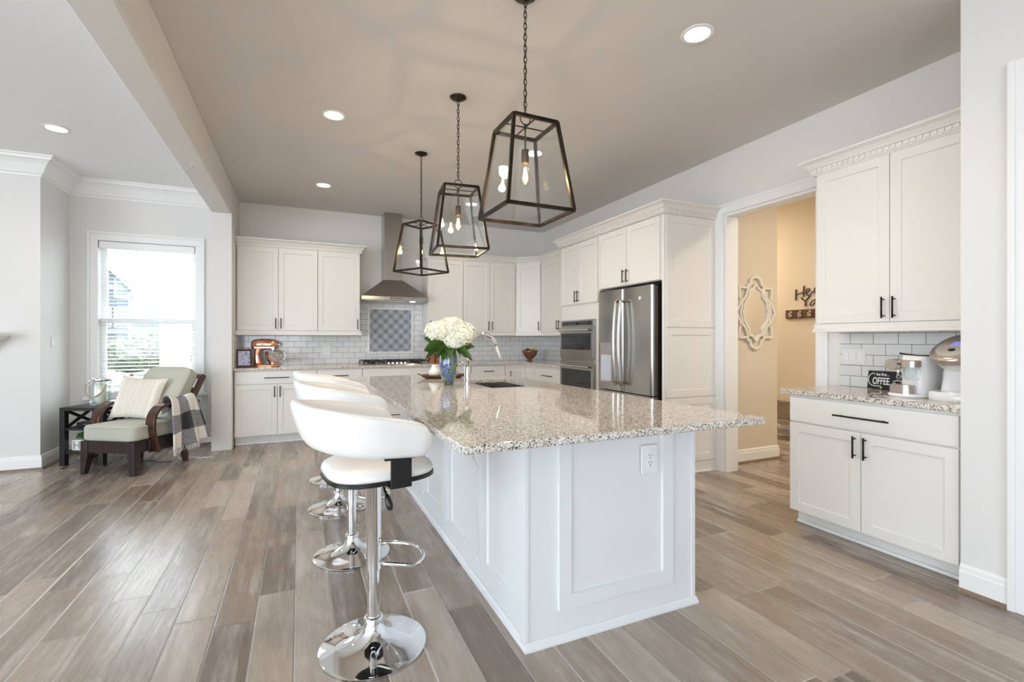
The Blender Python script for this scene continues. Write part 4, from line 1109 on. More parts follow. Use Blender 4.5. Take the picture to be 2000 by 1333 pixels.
# vase, flowers
VX, VY = 1.039, 3.526
vs_ = thing('vase', 'blue and green mottled glass vase holding white hydrangeas', 'vase', (VX, VY, 0.9225))
prof = [(0.036, 0), (0.040, 0.004), (0.052, 0.04), (0.066, 0.10), (0.071, 0.15), (0.068, 0.20), (0.060, 0.24), (0.056, 0.258), (0.059, 0.270), (0.056, 0.270), (0.052, 0.256), (0.054, 0.24), (0.060, 0.20), (0.062, 0.15), (0.057, 0.10), (0.044, 0.045), (0.02, 0.02)]
MB().lathe(prof, 40).build('vessel', 'vase', vs_, smooth=True)
fl = thing('hydrangea_bouquet', 'bunch of cream white hydrangea heads with large green leaves, in the vase', 'flowers', (VX, VY, 0.9225))
def florets(c, r, n, seed):
    rnd = random.Random(seed); b = MB()
    b.lathe([(r[0] * 0.80 * sin(pi * i / 8) + 1e-4, -r[2] * 0.80 * cos(pi * i / 8)) for i in range(9)], 16, c)
    for i in range(n):
        z = 1 - 2 * (i + 0.5) / n
        a = i * 2.39996; q = sqrt(1 - z * z)
        k = rnd.uniform(0.90, 1.06)
        nrm = Vector((q * cos(a), q * sin(a), z)); p = Vector((c[0] + nrm.x * r[0] * k, c[1] + nrm.y * r[1] * k, c[2] + nrm.z * r[2] * k))
        nn = (nrm + Vector((rnd.gauss(0, .35), rnd.gauss(0, .35), rnd.gauss(0, .35)))).normalized()
        u = nn.orthogonal().normalized(); th = rnd.uniform(0, pi); w = nn.cross(u); u, w = u * cos(th) + w * sin(th), w * cos(th) - u * sin(th)
        s_ = rnd.uniform(0.0080, 0.0110)
        vs = [p]; fs = []
        for t in range(4):
            dd = (u, w, -u, -w)[t]; ee = (w, -u, -w, u)[t]
            o = len(vs); vs += [p + dd * s_ * 0.55 + ee * s_ * 0.55 + nn * s_ * 0.18, p + dd * s_ * 1.1 + nn * s_ * 0.05, p + dd * s_ * 0.55 - ee * s_ * 0.55 + nn * s_ * 0.18]
            fs.append((0, o + 2, o + 1, o))
        b.add(vs, fs)
    return b
for i, (c, r, n) in enumerate((((-0.075, -0.01, 0.405), (0.105, 0.10, 0.075), 900), ((0.02, -0.02, 0.425), (0.105, 0.10, 0.085), 950), ((0.100, -0.065, 0.385), (0.090, 0.080, 0.085), 850), ((0.035, -0.06, 0.350), (0.085, 0.07, 0.075), 760), ((0.0, 0.07, 0.40), (0.09, 0.08, 0.08), 500))):
    florets(c, r, n, i).build('flower_head', 'petal', fl, fix=False)
    MB().tube([(0.0, 0, 0.08), (c[0] * 0.3, c[1] * 0.3, 0.24), (c[0], c[1], c[2] - r[2] * 0.5)], 0.004, 6).build('stem', 'leaf', fl)
def leaf(L, Wd, droop, fold=0.25):
    b = MB(); rows = []
    for i in range(11):
        t = i / 10; w = Wd * (sin(pi * min(1, t ** 0.8)) ** 0.85) * 0.5 + 0.0004; x = L * t; z = -droop * t * t
        rows.append([(x, w * k, z + abs(k) * w * fold + 0.004 * sin(t * 18) * k * k) for k in (-1, -0.5, 0, 0.5, 1)])
    b.grid(rows); return b
for ang, tilt, roll, L, Wd, dr, base in ((186, -6, 55, 0.185, 0.125, 0.03, (-0.03, -0.03, 0.30)), (168, 22, 60, 0.17, 0.10, 0.02, (-0.03, -0.03, 0.30)), (196, -32, 50, 0.16, 0.105, 0.03, (-0.02, -0.045, 0.285)),
                                         (182, -22, 40, 0.20, 0.10, 0.05, (-0.03, 0.0, 0.285)), (262, -20, 10, 0.09, 0.07, 0.04, (-0.01, -0.045, 0.285)), (310, -25, -20, 0.10, 0.06, 0.04, (0.02, -0.045, 0.285)),
                                         (336, -36, -50, 0.185, 0.085, 0.02, (0.03, -0.045, 0.300)), (338, 6, -50, 0.145, 0.095, 0.02, (0.045, -0.035, 0.285)), (60, 10, 0, 0.13, 0.07, 0.04, (0.02, 0.04, 0.28)), (120, 10, 0, 0.13, 0.07, 0.04, (-0.02, 0.04, 0.28)), (225, -30, 30, 0.12, 0.07, 0.04, (-0.02, -0.04, 0.28))):
    o = leaf(L, Wd, dr).build('leaf', 'leaf', fl, smooth=True)
    o.location = base; o.rotation_mode = 'XYZ'; o.rotation_euler = (radians(roll), -radians(tilt), radians(ang))
# tray with jug
ty = thing('serving_tray', 'brown wooden serving tray on the island behind the vase', 'tray', (1.165, 4.12, 0.9225), radians(-4))
b = MB(); rows = []
n = 28
for r_, z in ((0.0001, 0.004), (0.12, 0.004), (0.15, 0.008), (0.185, 0.024), (0.200, 0.032), (0.203, 0.030), (0.185, 0.012), (0.15, 0.0), (0.0001, 0.0)):
    rows.append([(r_ * cos(2 * pi * k / n), 0.55 * r_ * sin(2 * pi * k / n), z) for k in range(n + 1)])
b.grid(rows); b.build('dish', 'board', ty, smooth=True)
b = MB()
for sx in (-1, 1): b.tube([(sx * 0.195, -0.03, 0.030), (sx * 0.222, -0.02, 0.040), (sx * 0.222, 0.02, 0.040), (sx * 0.195, 0.03, 0.030)], 0.005, 8)
b.build('handle', 'board', ty, smooth=True)
jg = thing('jug', 'small white ceramic jug standing on the wooden tray', 'jug', (1.085, 4.12, 0.9275))
MB().lathe([(0.028, 0), (0.04, 0.008), (0.052, 0.035), (0.050, 0.058), (0.030, 0.085), (0.022, 0.10), (0.026, 0.112), (0.023, 0.112), (0.018, 0.10), (0.02, 0.085)], 28).build('vessel', 'ceramic', jg, smooth=True)
MB().tube([(0.024, 0, 0.104), (0.055, 0, 0.10), (0.064, 0, 0.075), (0.050, 0, 0.055)], 0.005, 8).build('handle', 'ceramic', jg, smooth=True)
bt = thing('bottle', 'slender white ceramic bottle on the tray hidden partly by the vase', 'bottle', (1.182, 4.14, 0.9275))
MB().lathe([(0.022, 0), (0.026, 0.006), (0.026, 0.10), (0.012, 0.14), (0.010, 0.20), (0.012, 0.204)], 20).build('vessel', 'ceramic', bt, smooth=True)
gb = thing('glass_orb', 'small clear glass ornament on the tray behind the faucet', 'ornament', (1.268, 4.12, 0.9275))
MB().lathe([(0.012, 0.001), (0.03, 0.015), (0.038, 0.038), (0.03, 0.062), (0.012, 0.075), (0.012, 0.088), (0.016, 0.092)], 24).build('vessel', 'jarglass', gb, smooth=True)

# ================================================================== bar stools
def make_stool(label, seat_z=0.0):
    t = thing('bar_stool', label, 'bar stool', (0, 0, 0), 0, 'white bar stools along the island')
    MB().lathe([(0.001, 0.0), (0.205, 0.0), (0.214, 0.003), (0.214, 0.007), (0.205, 0.011), (0.15, 0.022), (0.10, 0.036), (0.065, 0.054), (0.045, 0.075), (0.036, 0.098), (0.035, 0.104), (0.0385, 0.108), (0.0385, 0.120), (0.034, 0.124), (0.026, 0.126)], 64).build('base', 'chrome', t, smooth=True, shade_angle=50)
    MB().lathe([(0.0255, 0.12), (0.0255, 0.33)], 28).build('lower_column', 'chrome', t, smooth=True, shade_angle=50)
    MB().lathe([(0.0305, 0.318), (0.0305, 0.66 + seat_z), (0.05, 0.69 + seat_z), (0.06, 0.70 + seat_z)], 28).build('upper_column', 'chrome', t, smooth=True, shade_angle=50)
    # foot rest loop
    a0 = radians(28); pts = []
    for k in range(-10, 11):
        th = pi * 0.5 * k / 10
        pts.append((0.075 + 0.145 * cos(th) ** 0.8 if abs(k) < 10 else 0.075, 0.150 * sin(th) * (1.0)))
    path = [(0.02, -0.02)] + [(0.03, -0.10 * 0.35)] + pts + [(0.03, 0.10 * 0.35)] + [(0.02, 0.02)]
    P3 = [(rot2(p, a0)[0], rot2(p, a0)[1], 0.335) for p in path]
    MB().tube(P3, 0.0085, 10).build('footrest', 'chrome', t, smooth=True)
    # seat
    SZ = 0.725 + seat_z
    rings = []
    for k, (s_, z) in enumerate(((0.30, 0.0), (0.97, 0.0), (1.0, 0.004), (1.0, 0.016), (0.985, 0.019))):
        rings.append((sq_ring(0.425 * s_, 0.42 * s_, 44, 3.2, 0.015), SZ - 0.012 + z))
    b = MB(); loft(b, rings); b.build('seat_pan', 'blackp', t, smooth=True, shade_angle=35)
    rings = []
    for s_, z in ((0.985, 0.006), (1.0, 0.014), (0.995, 0.024), (0.96, 0.036), (0.88, 0.045), (0.72, 0.050), (0.45, 0.0515), (0.15, 0.052)):
        rings.append((sq_ring(0.420 * s_, 0.415 * s_, 44, 3.2 if s_ > .6 else 2.5, 0.015), SZ + z))
    b = MB(); loft(b, rings); b.build('seat', 'leather', t, smooth=True)
    # curved back and arm band
    path = []
    ax, by = 0.268, 0.232
    for k in range(0, 9): path.append((0.154 - 0.154 * k / 9, -by))
    for k in range(0, 31):
        th = -pi / 2 + pi * k / 30; path.append((-ax * cos(th), by * sin(th)))
    for k in range(8, -1, -1): path.append((0.154 - 0.154 * k / 9, by))
    rows = []; m = len(path); nsec = 26
    cum = [0]
    for i in range(1, m): cum.append(cum[-1] + math.dist(path[i], path[i - 1]))
    L = cum[-1]
    for i in range(m):
        p = Vector(path[i]); q0 = Vector(path[max(i - 1, 0)]); q1 = Vector(path[min(i + 1, m - 1)]); d = (q1 - q0).normalized(); nrm = Vector((-d.y, d.x))
        e = min(cum[i], L - cum[i]); u = abs(cum[i] / L - 0.5) * 2     # 0 at back, 1 at tips
        back = 1 - u
        bz = 1 / (1 + math.exp(-(back - 0.42) * 9))
        zt = 0.922 + 0.115 * max(0.0, back) ** 0.6; zb = 0.813 + 0.05 * back ** 1.6
        hh = (zt - zb) / 2; zc_ = (zt + zb) / 2; th_ = 0.030
        k = 1.0
        r0 = 0.045
        if e < r0: k = sqrt(max(0.02, 1 - (1 - e / r0) ** 2))
        row = []
        for j in range(nsec):
            a = 2 * pi * j / nsec; c_, s_ = cos(a), sin(a)
            o = th_ * math.copysign(abs(c_) ** 0.75, c_) * (0.55 + 0.45 * k); zz = hh * math.copysign(abs(s_) ** 0.6, s_) * (0.5 + 0.5 * k)
            lean = zz / hh * 0.022 * (0.25 + bz)
            row.append((p.x + nrm.x * (o + lean), p.y + nrm.y * (o + lean), zc_ + zz + seat_z))
        rows.append(row + [row[0]])
    b = MB(); b.grid(rows)
    b.add(rows[0][:-1], [tuple(range(nsec))]); b.add(rows[-1][:-1], [tuple(range(nsec))])
    bd_ = b.build('backrest', 'leather', t, smooth=True)
    # seam piping along the upper edge
    sp = []
    for i in range(2, m - 2):
        row = rows[i]; sp.append(row[4])
    MB().tube(sp, 0.0022, 6).build('seam', 'leather', bd_, smooth=True)
    for s_ in (-1, 1):
        b = MB(); y = s_ * 0.226
        b.box(0.0, 0.082, y - 0.004, y + 0.004, 0.705 + seat_z, 0.830 + seat_z)
        b.box(-0.025, 0.107, y - 0.012, y + 0.006, 0.815 + seat_z, 0.822 + seat_z)
        b.box(0.0, 0.082, min(y, y - s_ * 0.16), max(y, y - s_ * 0.16), 0.703 + seat_z, 0.710 + seat_z)
        b.build('arm_bracket', 'blackp', t, bevel=0.003)
    lv = MB().tube([(0.02, -0.03, 0.70 + seat_z), (0.0, -0.15, 0.685 + seat_z), (-0.002, -0.185, 0.672 + seat_z)], 0.0045, 8).build('lever', 'black', t, smooth=True)
    MB().tube([(-0.002, -0.182, 0.675 + seat_z), (0.0, -0.190, 0.660 + seat_z), (0.004, -0.198, 0.640 + seat_z), (0.007, -0.203, 0.625 + seat_z), (0.008, -0.205, 0.620 + seat_z)], [0.007, 0.011, 0.014, 0.012, 0.006], 12).build('grip', 'blackp', lv, smooth=True)
    return t
st = make_stool('white leather swivel bar stool nearest the camera, at the near corner of the island', 0.0)
st.location = (0.280, 2.040, 0); st.rotation_euler = (0, 0, radians(8))
dup(st, (0.283, 2.955, 0), radians(3), 'white leather swivel bar stool standing second from the near end of the island')
dup(st, (0.269, 3.815, 0), radians(8), 'white leather swivel bar stool standing third along the island, its back above two others')
s4 = make_stool('lowered white swivel bar stool farthest along the island, mostly hidden behind the others', -0.10)
s4.location = (0.292, 4.60, 0); s4.rotation_euler = (0, 0, radians(5))

# ================================================================== pendant lanterns
def make_pendant(label):
    t = thing('pendant_lantern', label, 'pendant lamp', (0, 0, 0), 0, 'glass lantern pendants over the island')
    zb, zt, hb, ht = 1.905 - CEIL, 2.352 - CEIL, 0.180, 0.120
    MB().lathe([(0.0001, -0.030), (0.012, -0.029), (0.020, -0.024), (0.052, -0.012), (0.060, -0.005), (0.060, -0.0005)], 32).build('canopy', 'bronze', t, smooth=True, shade_angle=50)
    # chain of links
    b = MB(); z = -0.030; top = zt + 0.075; nl = int((-0.030 - top) / 0.029) + 1; pz = (-0.030 - top) / nl
    for i in range(nl):
        zc_ = z - pz * (i + 0.5); pts = []
        for k in range(12):
            a = 2 * pi * k / 12; u, w = 0.0085 * cos(a), (pz * 0.5 + 0.0045) * sin(a)
            pts.append((u, 0, zc_ + w) if i % 2 == 0 else (0, u, zc_ + w))
        b.tube(pts, 0.0021, 5, closed=True)
    b.tube([(0.004 * sin(k * 1.1), 0.004 * cos(k * 1.1), z - (z - top) * k / 30) for k in range(31)], 0.0014, 4)
    b.build('chain', 'bronze', t, smooth=True)
    fr = MB(); w = 0.0165
    cb_ = [(hb, hb), (-hb, hb), (-hb, -hb), (hb, -hb)]; ct = [(ht, ht), (-ht, ht), (-ht, -ht), (ht, -ht)]
    for i in range(4):
        j = (i + 1) % 4
        fr.bar((*cb_[i], zb), (*cb_[j], zb), w); fr.bar((*ct[i], zt), (*ct[j], zt), w)
        fr.bar((*cb_[i], zb), (*ct[i], zt), w)
    fr.bar((0, ht, zt), (0, -ht, zt), 0.006); fr.bar((ht, 0, zt), (-ht, 0, zt), 0.006)
    fr.build('frame', 'bronze', t, bevel=0.001)
    b = MB(); b.tube([(0.028 * cos(a), 0, zt + 0.045 + 0.03 * sin(a)) for a in [2 * pi * k / 24 for k in range(24)]], 0.003, 6, closed=True)
    b.tube([(0, 0, zt - 0.01), (0, 0, zt + 0.016)], 0.007, 10); b.build('loop', 'bronze', t, smooth=True)
    g = MB(); k = 0.97
    for i in range(4):
        j = (i + 1) % 4
        g.add([(cb_[i][0] * k, cb_[i][1] * k, zb), (cb_[j][0] * k, cb_[j][1] * k, zb), (ct[j][0] * k * .98, ct[j][1] * k * .98, zt), (ct[i][0] * k * .98, ct[i][1] * k * .98, zt)], [(0, 1, 2, 3)])
    g.build('glass_panes', 'glass', t)
    MB().lathe([(0.0045, 2.233 - CEIL), (0.0045, zt)], 10).build('stem', 'bark', t, smooth=True, shade_angle=40)
    MB().lathe([(0.006, 2.240 - CEIL), (0.019, 2.236 - CEIL), (0.019, 2.172 - CEIL), (0.016, 2.168 - CEIL)], 20).build('socket', 'bark', t, smooth=True, shade_angle=40)
    bz = 2.170 - CEIL
    bu = MB().lathe([(0.012, 0), (0.0135, -0.012), (0.020, -0.035), (0.028, -0.062), (0.031, -0.080), (0.028, -0.098), (0.017, -0.112), (0.0004, -0.118)], 24, (0, 0, bz), cap=False).build('bulb', 'bulbglass', t, smooth=True)
    f = MB()
    for k in range(4):
        a = 2 * pi * k / 4; f.tube([(0.004 * cos(a), 0.004 * sin(a), bz - 0.025), (0.013 * cos(a), 0.013 * sin(a), bz - 0.085), (0.010 * cos(a + .8), 0.010 * sin(a + .8), bz - 0.09), (0.004 * cos(a + .8), 0.004 * sin(a + .8), bz - 0.025)], 0.0022, 5)
    f.build('filament', 'filament', bu, smooth=True)
    return t
PX = 1.056
p0 = make_pendant('largest-looking bronze and glass lantern pendant, hung over the near end of the island')
p0.location = (PX, 2.205, CEIL); p0.rotation_euler = (0, 0, radians(1))
dup(p0, (PX, 3.335, CEIL), radians(-6), 'middle bronze and glass lantern pendant of the three over the island')
dup(p0, (PX, 4.490, CEIL), radians(31), 'farthest bronze and glass lantern pendant, hung in front of the range hood')
for i, y in enumerate((2.205, 3.335, 4.490)):
    light('POINT', 'pendant_light', (PX, y, 2.085), 5, (1.0, 0.78, 0.52), 0.02)

# ================================================================== recessed lights
def downlight(x, y, label, power=34, color=WARM):
    t = thing('recessed_light', label, 'ceiling light', (x, y, CEIL), 0, 'recessed ceiling lights')
    MB().lathe([(0.068, -0.0008), (0.088, -0.001), (0.092, -0.004), (0.090, -0.008), (0.070, -0.009), (0.068, -0.0008)], 40, cap=False).build('trim_ring', 'trim', t, smooth=True, shade_angle=40)
    MB().lathe([(0.0001, -0.004), (0.045, -0.004), (0.070, -0.0025)], 36, cap=False).build('lens', 'lamp', t, smooth=True)
    light('SPOT', 'recessed_lamp', (x, y, CEIL - 0.03), power, color, 0.06, (0, 0, 0), spot=radians(150), blend=0.9)
for x, y, lab in ((2.092, 2.076, 'round recessed ceiling light above the aisle right of the nearest pendant'), (0.246, 3.99, 'round recessed ceiling light above the middle bar stools, left of the pendants'),
                  (0.251, 5.854, 'round recessed ceiling light nearest the back cabinets, left of the far pendant'), (2.03, 4.04, 'round recessed ceiling light seen through the nearest glass lantern'),
                  (2.05, 5.90, 'round recessed ceiling light seen behind the middle glass lantern')):
    downlight(x, y, lab, 15 if y > 5 else 32)
downlight(-1.854, 5.184, 'round recessed ceiling light over the armchair, left of the beam', 16, (1.0, 0.9, 0.8))

# ================================================================== things on the back counter
CZ = 0.9225
mx = thing('stand_mixer', 'copper stand mixer with steel bowl at the left end of the back counter', 'mixer', (-0.374, 6.70, CZ), radians(-4))
mx.scale = (0.86, 0.86, 0.95)
b = MB(); rings = []
for s_, z in ((0.98, 0.0), (1.0, 0.006), (0.98, 0.022), (0.9, 0.030)): rings.append((sq_ring(0.35 * s_, 0.20 * s_, 32, 2.8, 0.0, 0), z))
loft(b, rings); b.build('base', 'copper', mx, smooth=True, shade_angle=40)
b = MB(); rings = []
for x, w, d_, z in ((-0.105, 0.13, 0.12, 0.026), (-0.115, 0.10, 0.11, 0.06), (-0.125, 0.085, 0.10, 0.12), (-0.122, 0.085, 0.10, 0.18), (-0.11, 0.11, 0.11, 0.225), (-0.10, 0.13, 0.115, 0.24)): rings.append((sq_ring(w, d_, 28, 2.8, x), z))
loft(b, rings); b.build('column', 'copper', mx, smooth=True)
b = MB(); rows = []
for x, ry, rz_, zc_ in ((-0.205, 0.005, 0.005, 0.285), (-0.20, 0.035, 0.045, 0.285), (-0.17, 0.055, 0.065, 0.287), (-0.09, 0.064, 0.072, 0.29), (0.02, 0.064, 0.072, 0.292), (0.09, 0.058, 0.062, 0.29), (0.135, 0.045, 0.045, 0.287), (0.15, 0.030, 0.028, 0.287), (0.152, 0.004, 0.004, 0.287)):
    rows.append([(x, ry * cos(2 * pi * k / 24), zc_ + rz_ * sin(2 * pi * k / 24)) for k in range(25)])
b.grid(rows); hdm = b.build('motor_head', 'copper', mx, smooth=True)
MB().tube([(0.145, 0, 0.287), (0.178, 0, 0.287)], 0.019, 16).build('hub_cap', 'nickel', hdm, smooth=True, shade_angle=40)
b = MB(); b.box(-0.16, 0.11, -0.066, 0.066, 0.238, 0.262); b.build('trim_band', 'nickel', hdm, bevel=0.004)
MB().tube([(-0.05, -0.066, 0.287), (-0.05, -0.074, 0.287)], 0.007, 10).build('knob', 'blackp', hdm)
MB().lathe([(0.042, 0.238), (0.042, 0.215), (0.030, 0.208), (0.012, 0.205), (0.012, 0.15)], 24, (0.085, 0, 0)).build('beater_shaft', 'nickel', mx, smooth=True, shade_angle=40)
bw = MB().lathe([(0.045, 0.030), (0.052, 0.036), (0.045, 0.046), (0.055, 0.055), (0.092, 0.085), (0.110, 0.13), (0.114, 0.195), (0.118, 0.197), (0.111, 0.197), (0.106, 0.13), (0.088, 0.088), (0.02, 0.06)], 36, (0.085, 0, 0)).build('bowl', 'chrome', mx, smooth=True)
MB().tube([(0.195, 0, 0.18), (0.235, -0.01, 0.175), (0.248, -0.012, 0.14), (0.235, -0.01, 0.095), (0.187, 0, 0.10)], 0.005, 8).build('handle', 'chrome', bw, smooth=True)
pf = thing('picture_frame', 'dark framed family photo leaning beside the copper mixer', 'picture frame', (-0.612, 6.60, CZ), radians(8))
pf.scale = (0.88, 0.88, 0.95)
fr_ = MB()
for q in ((-0.09, -0.072, 0, 0.23), (0.072, 0.09, 0, 0.23), (-0.072, 0.072, 0, 0.02), (-0.072, 0.072, 0.21, 0.23)): fr_.box(q[0], q[1], -0.01, 0.01, q[2], q[3])
o = fr_.build('frame', 'redwood', pf, bevel=0.002); o.rotation_euler = (radians(-14), 0, 0); o.location = (0, 0, 0.003)
q = MB().box(-0.072, 0.072, -0.003, 0.003, 0.02, 0.21).build('photo', 'photo', o)
MB().bar((0, 0.04, 0.15), (0, 0.10, 0.004), 0.04, 0.005).build('easel_leg', 'redwood', pf)
# copper canisters right of the cooktop
for x, y, lab, h_ in ((1.735, 6.75, 'left copper canister behind the hydrangea leaves, right of the cooktop', 0.20), (1.835, 6.77, 'right copper canister behind the hydrangea leaves, right of the cooktop', 0.17)):
    t = thing('copper_canister', lab, 'canister', (x, y, CZ), 0, 'copper canisters beside the cooktop')
    MB().lathe([(0.048, 0), (0.050, 0.003), (0.050, h_), (0.052, h_ + 0.003), (0.048, h_ + 0.003), (0.047, 0.01)], 28).build('vessel', 'copper', t, smooth=True, shade_angle=40)
    b = MB()
    for k in range(3): a = k * 2.1; b.tube([(0.01 * cos(a), 0.01 * sin(a), 0.02), (0.03 * cos(a), 0.03 * sin(a), h_ + 0.05 + 0.02 * k)], 0.005, 8)
    b.build('utensil', 'copper_dk', t, smooth=True)
sr = thing('spoon_rest', 'copper spoon rest with upturned handle beside the cooktop', 'spoon rest', (1.83, 6.56, CZ), radians(-6))
b = MB(); rows = []
for r_, z in ((0.0001, 0.004), (0.035, 0.005), (0.055, 0.016), (0.057, 0.014), (0.037, 0.0), (0.0001, 0.0)): rows.append([(1.3 * r_ * cos(2 * pi * k / 24), r_ * sin(2 * pi * k / 24), z) for k in range(25)])
b.grid(rows); b.build('dish', 'copper', sr, smooth=True)
MB().tube([(0.06, 0, 0.012), (0.10, 0, 0.022), (0.14, 0, 0.05), (0.155, 0, 0.062)], [0.010, 0.009, 0.009, 0.004], 8).build('handle', 'copper', sr, smooth=True)
# bowl in the corner
bx_, by_ = 3.27, 6.66
bl_ = thing('fruit_bowl', 'footed brown glazed bowl in the corner of the back counter', 'bowl', (bx_, by_, CZ))
MB().lathe([(0.045, 0), (0.048, 0.004), (0.035, 0.016), (0.032, 0.022), (0.060, 0.045), (0.095, 0.085), (0.118, 0.135), (0.126, 0.168), (0.121, 0.168), (0.112, 0.135), (0.088, 0.088), (0.05, 0.05), (0.01, 0.04)], 36).build('vessel', 'bowl_wood', bl_, smooth=True)
for dx_, dy_, dz_, r_, m_, lab, nm in ((-0.055, -0.02, 0.150, 0.045, 'blackp', 'dark round fruit at the left of the corner bowl', 'plum'), (0.048, -0.03, 0.148, 0.048, 'fruit_o', 'orange fruit at the right front of the corner bowl', 'orange'), (0.0, 0.045, 0.150, 0.046, 'fruit_g', 'green fruit at the back of the corner bowl', 'apple')):
    o = MB().lathe([(r_ * sin(pi * k / 12) + 1e-4, -r_ * cos(pi * k / 12)) for k in range(13)], 20).build(nm, m_, smooth=True, loc=(bx_ + dx_, by_ + dy_, CZ + dz_)); tag(o, lab, 'fruit')

# ================================================================== sitting corner
CA = radians(-33)
CO = Vector((-1.633, 5.566))
def ch_pt(u, v): q = rot2((u, v), CA); return (CO.x + q[0], CO.y + q[1])
ac = thing('armchair', 'dark wooden recliner armchair with sage green cushions and curved arms by the window', 'armchair', (CO.x, CO.y, 0), CA)
def leg(u0, u1, v0, v1, sx, sv, ztop=0.31):
    b = MB(); # tapered: foot narrower than the top
    f = 0.55; w, d_ = u1 - u0, v1 - v0
    fu0, fu1 = (u0, u0 + w * f) if sx < 0 else (u1 - w * f, u1)
    fv0, fv1 = (v0, v0 + d_ * f) if sv < 0 else (v1 - d_ * f, v1)
    vs = [(fu0, fv0, 0), (fu1, fv0, 0), (fu1, fv1, 0), (fu0, fv1, 0), (u0, v0, 0.17), (u1, v0, 0.17), (u1, v1, 0.17), (u0, v1, 0.17), (u0, v0, ztop), (u1, v0, ztop), (u1, v1, ztop), (u0, v1, ztop)]
    fs = [(3, 2, 1, 0), (8, 9, 10, 11)]
    for k in (0, 4):
        for i in range(4): j = (i + 1) % 4; fs.append((k + i, k + j, k + 4 + j, k + 4 + i))
    return b.add(vs, fs)
leg(-0.290, -0.215, 0, 0.075, -1, -1).build('leg', 'darkwood', ac, bevel=0.003)
leg(0.215, 0.290, 0, 0.075, 1, -1).build('leg', 'darkwood', ac, bevel=0.003)
leg(-0.290, -0.225, 0.54, 0.61, -1, 1).build('leg', 'darkwood', ac, bevel=0.003)
leg(0.225, 0.290, 0.54, 0.61, 1, 1).build('leg', 'redwood', ac, bevel=0.003)
b = MB(); b.box(-0.225, 0.225, 0.008, 0.035, 0.205, 0.315); b.box(-0.288, -0.26, 0.06, 0.60, 0.205, 0.315); b.box(0.26, 0.288, 0.06, 0.60, 0.205, 0.315)
b.box(-0.30, -0.285, 0.15, 0.62, 0.19, 0.315); b.box(0.285, 0.30, 0.15, 0.62, 0.19, 0.315); b.box(-0.29, 0.29, 0.57, 0.61, 0.20, 0.315); b.box(-0.29, 0.29, 0.03, 0.6, 0.29, 0.315)
b.build('seat_frame', 'darkwood', ac, bevel=0.003)
def cushion(w, d_, h, n=14, puff=0.010, e=10.0):
    """box cushion centred in plan, z 0..h, slightly domed"""
    b = MB(); rings = []
    for s_, z in ((0.93, 0.0), (0.985, 0.012), (1.0, 0.03), (1.0, h - 0.03), (0.985, h - 0.012), (0.93, h), (0.7, h + puff * 0.7), (0.35, h + puff), (0.05, h + puff)):
        k = 1 - (1 - s_) * min(1, 0.35 / max(w, d_)) if s_ > 0.9 else s_
        rings.append((sq_ring(w * k, d_ * k, 48, e if s_ > .6 else 4), z))
    loft(b, rings); return b
sc = cushion(0.575, 0.62, 0.135).build('seat_cushion', 'sage', ac, smooth=True); sc.location = (0, 0.305, 0.318)
b = MB(); b.tube([(x, y, 0.123) for x, y in sq_ring(0.579, 0.624, 48, 7)], 0.0045, 6, closed=True); b.build('piping', 'sage', sc, smooth=True)
bc = cushion(0.53, 0.56, 0.13).build('back_cushion', 'sage', ac, smooth=True)
# reclined: cushion's thickness axis points forward/up
TH = radians(58)
bc.location = (0.0, 0.645, 0.665); bc.rotation_euler = (TH, 0, 0)
b = MB(); b.tube([(x, y, 0.118) for x, y in sq_ring(0.534, 0.564, 48, 7)], 0.0045, 6, closed=True); b.build('piping', 'sage', bc, smooth=True)
b = MB()
dv = Vector((0, cos(TH), sin(TH)))
lo = Vector((0, 0.450, 0.30))
for u in (-0.285, 0.285):
    a = lo + Vector((u, 0.0, 0)); b.bar(a, a + dv * 0.68, 0.04, 0.05, up=(0, -sin(TH), cos(TH)))
for k in (0.1, 0.3, 0.5, 0.66): a = lo + dv * k; b.bar(a + Vector((-0.285, 0.01, 0)), a + Vector((0.285, 0.01, 0)), 0.02, 0.05, up=dv)
b.build('back_frame', 'redwood', ac, bevel=0.004)
AP = [(0.215, 0.19), (0.180, 0.30), (0.162, 0.40), (0.160, 0.47), (0.175, 0.535), (0.21, 0.585), (0.265, 0.618), (0.34, 0.634), (0.46, 0.636), (0.58, 0.630), (0.69, 0.615)]
for sgn in (-1, 1):
    rows = []; uc = 0.307 * sgn
    pts = []
    for i in range(len(AP) - 1):
        for k in range(4):
            t = k / 4; p0_, p1_, p2_, p3_ = (Vector(AP[max(i - 1, 0)]), Vector(AP[i]), Vector(AP[i + 1]), Vector(AP[min(i + 2, len(AP) - 1)]))
            pts.append(0.5 * ((2 * p1_) + (p2_ - p0_) * t + (2 * p0_ - 5 * p1_ + 4 * p2_ - p3_) * t * t + (3 * p1_ - p0_ - 3 * p2_ + p3_) * t ** 3))
    pts.append(Vector(AP[-1])); m = len(pts)
    for i, p in enumerate(pts):
        d = (pts[min(i + 1, m - 1)] - pts[max(i - 1, 0)]).normalized(); nr = Vector((-d.y, d.x))  # outward side
        w = 0.046; th_ = 0.014
        rows.append([(uc - w, p.x + nr.x * th_, p.y + nr.y * th_), (uc + w, p.x + nr.x * th_, p.y + nr.y * th_), (uc + w, p.x - nr.x * th_, p.y - nr.y * th_), (uc - w, p.x - nr.x * th_, p.y - nr.y * th_), (uc - w, p.x + nr.x * th_, p.y + nr.y * th_)])
    b = MB(); b.grid(rows); b.add(rows[0][:4], [(0, 1, 2, 3)]); b.add(rows[-1][:4], [(0, 1, 2, 3)])
    b.build('armrest', 'redwood', ac, bevel=0.004)

def add_uv(o, fn):
    me = o.data; uv = me.uv_layers.new(name='UVMap')
    for l in me.loops: uv.data[l.index].uv = fn(l.vertex_index)

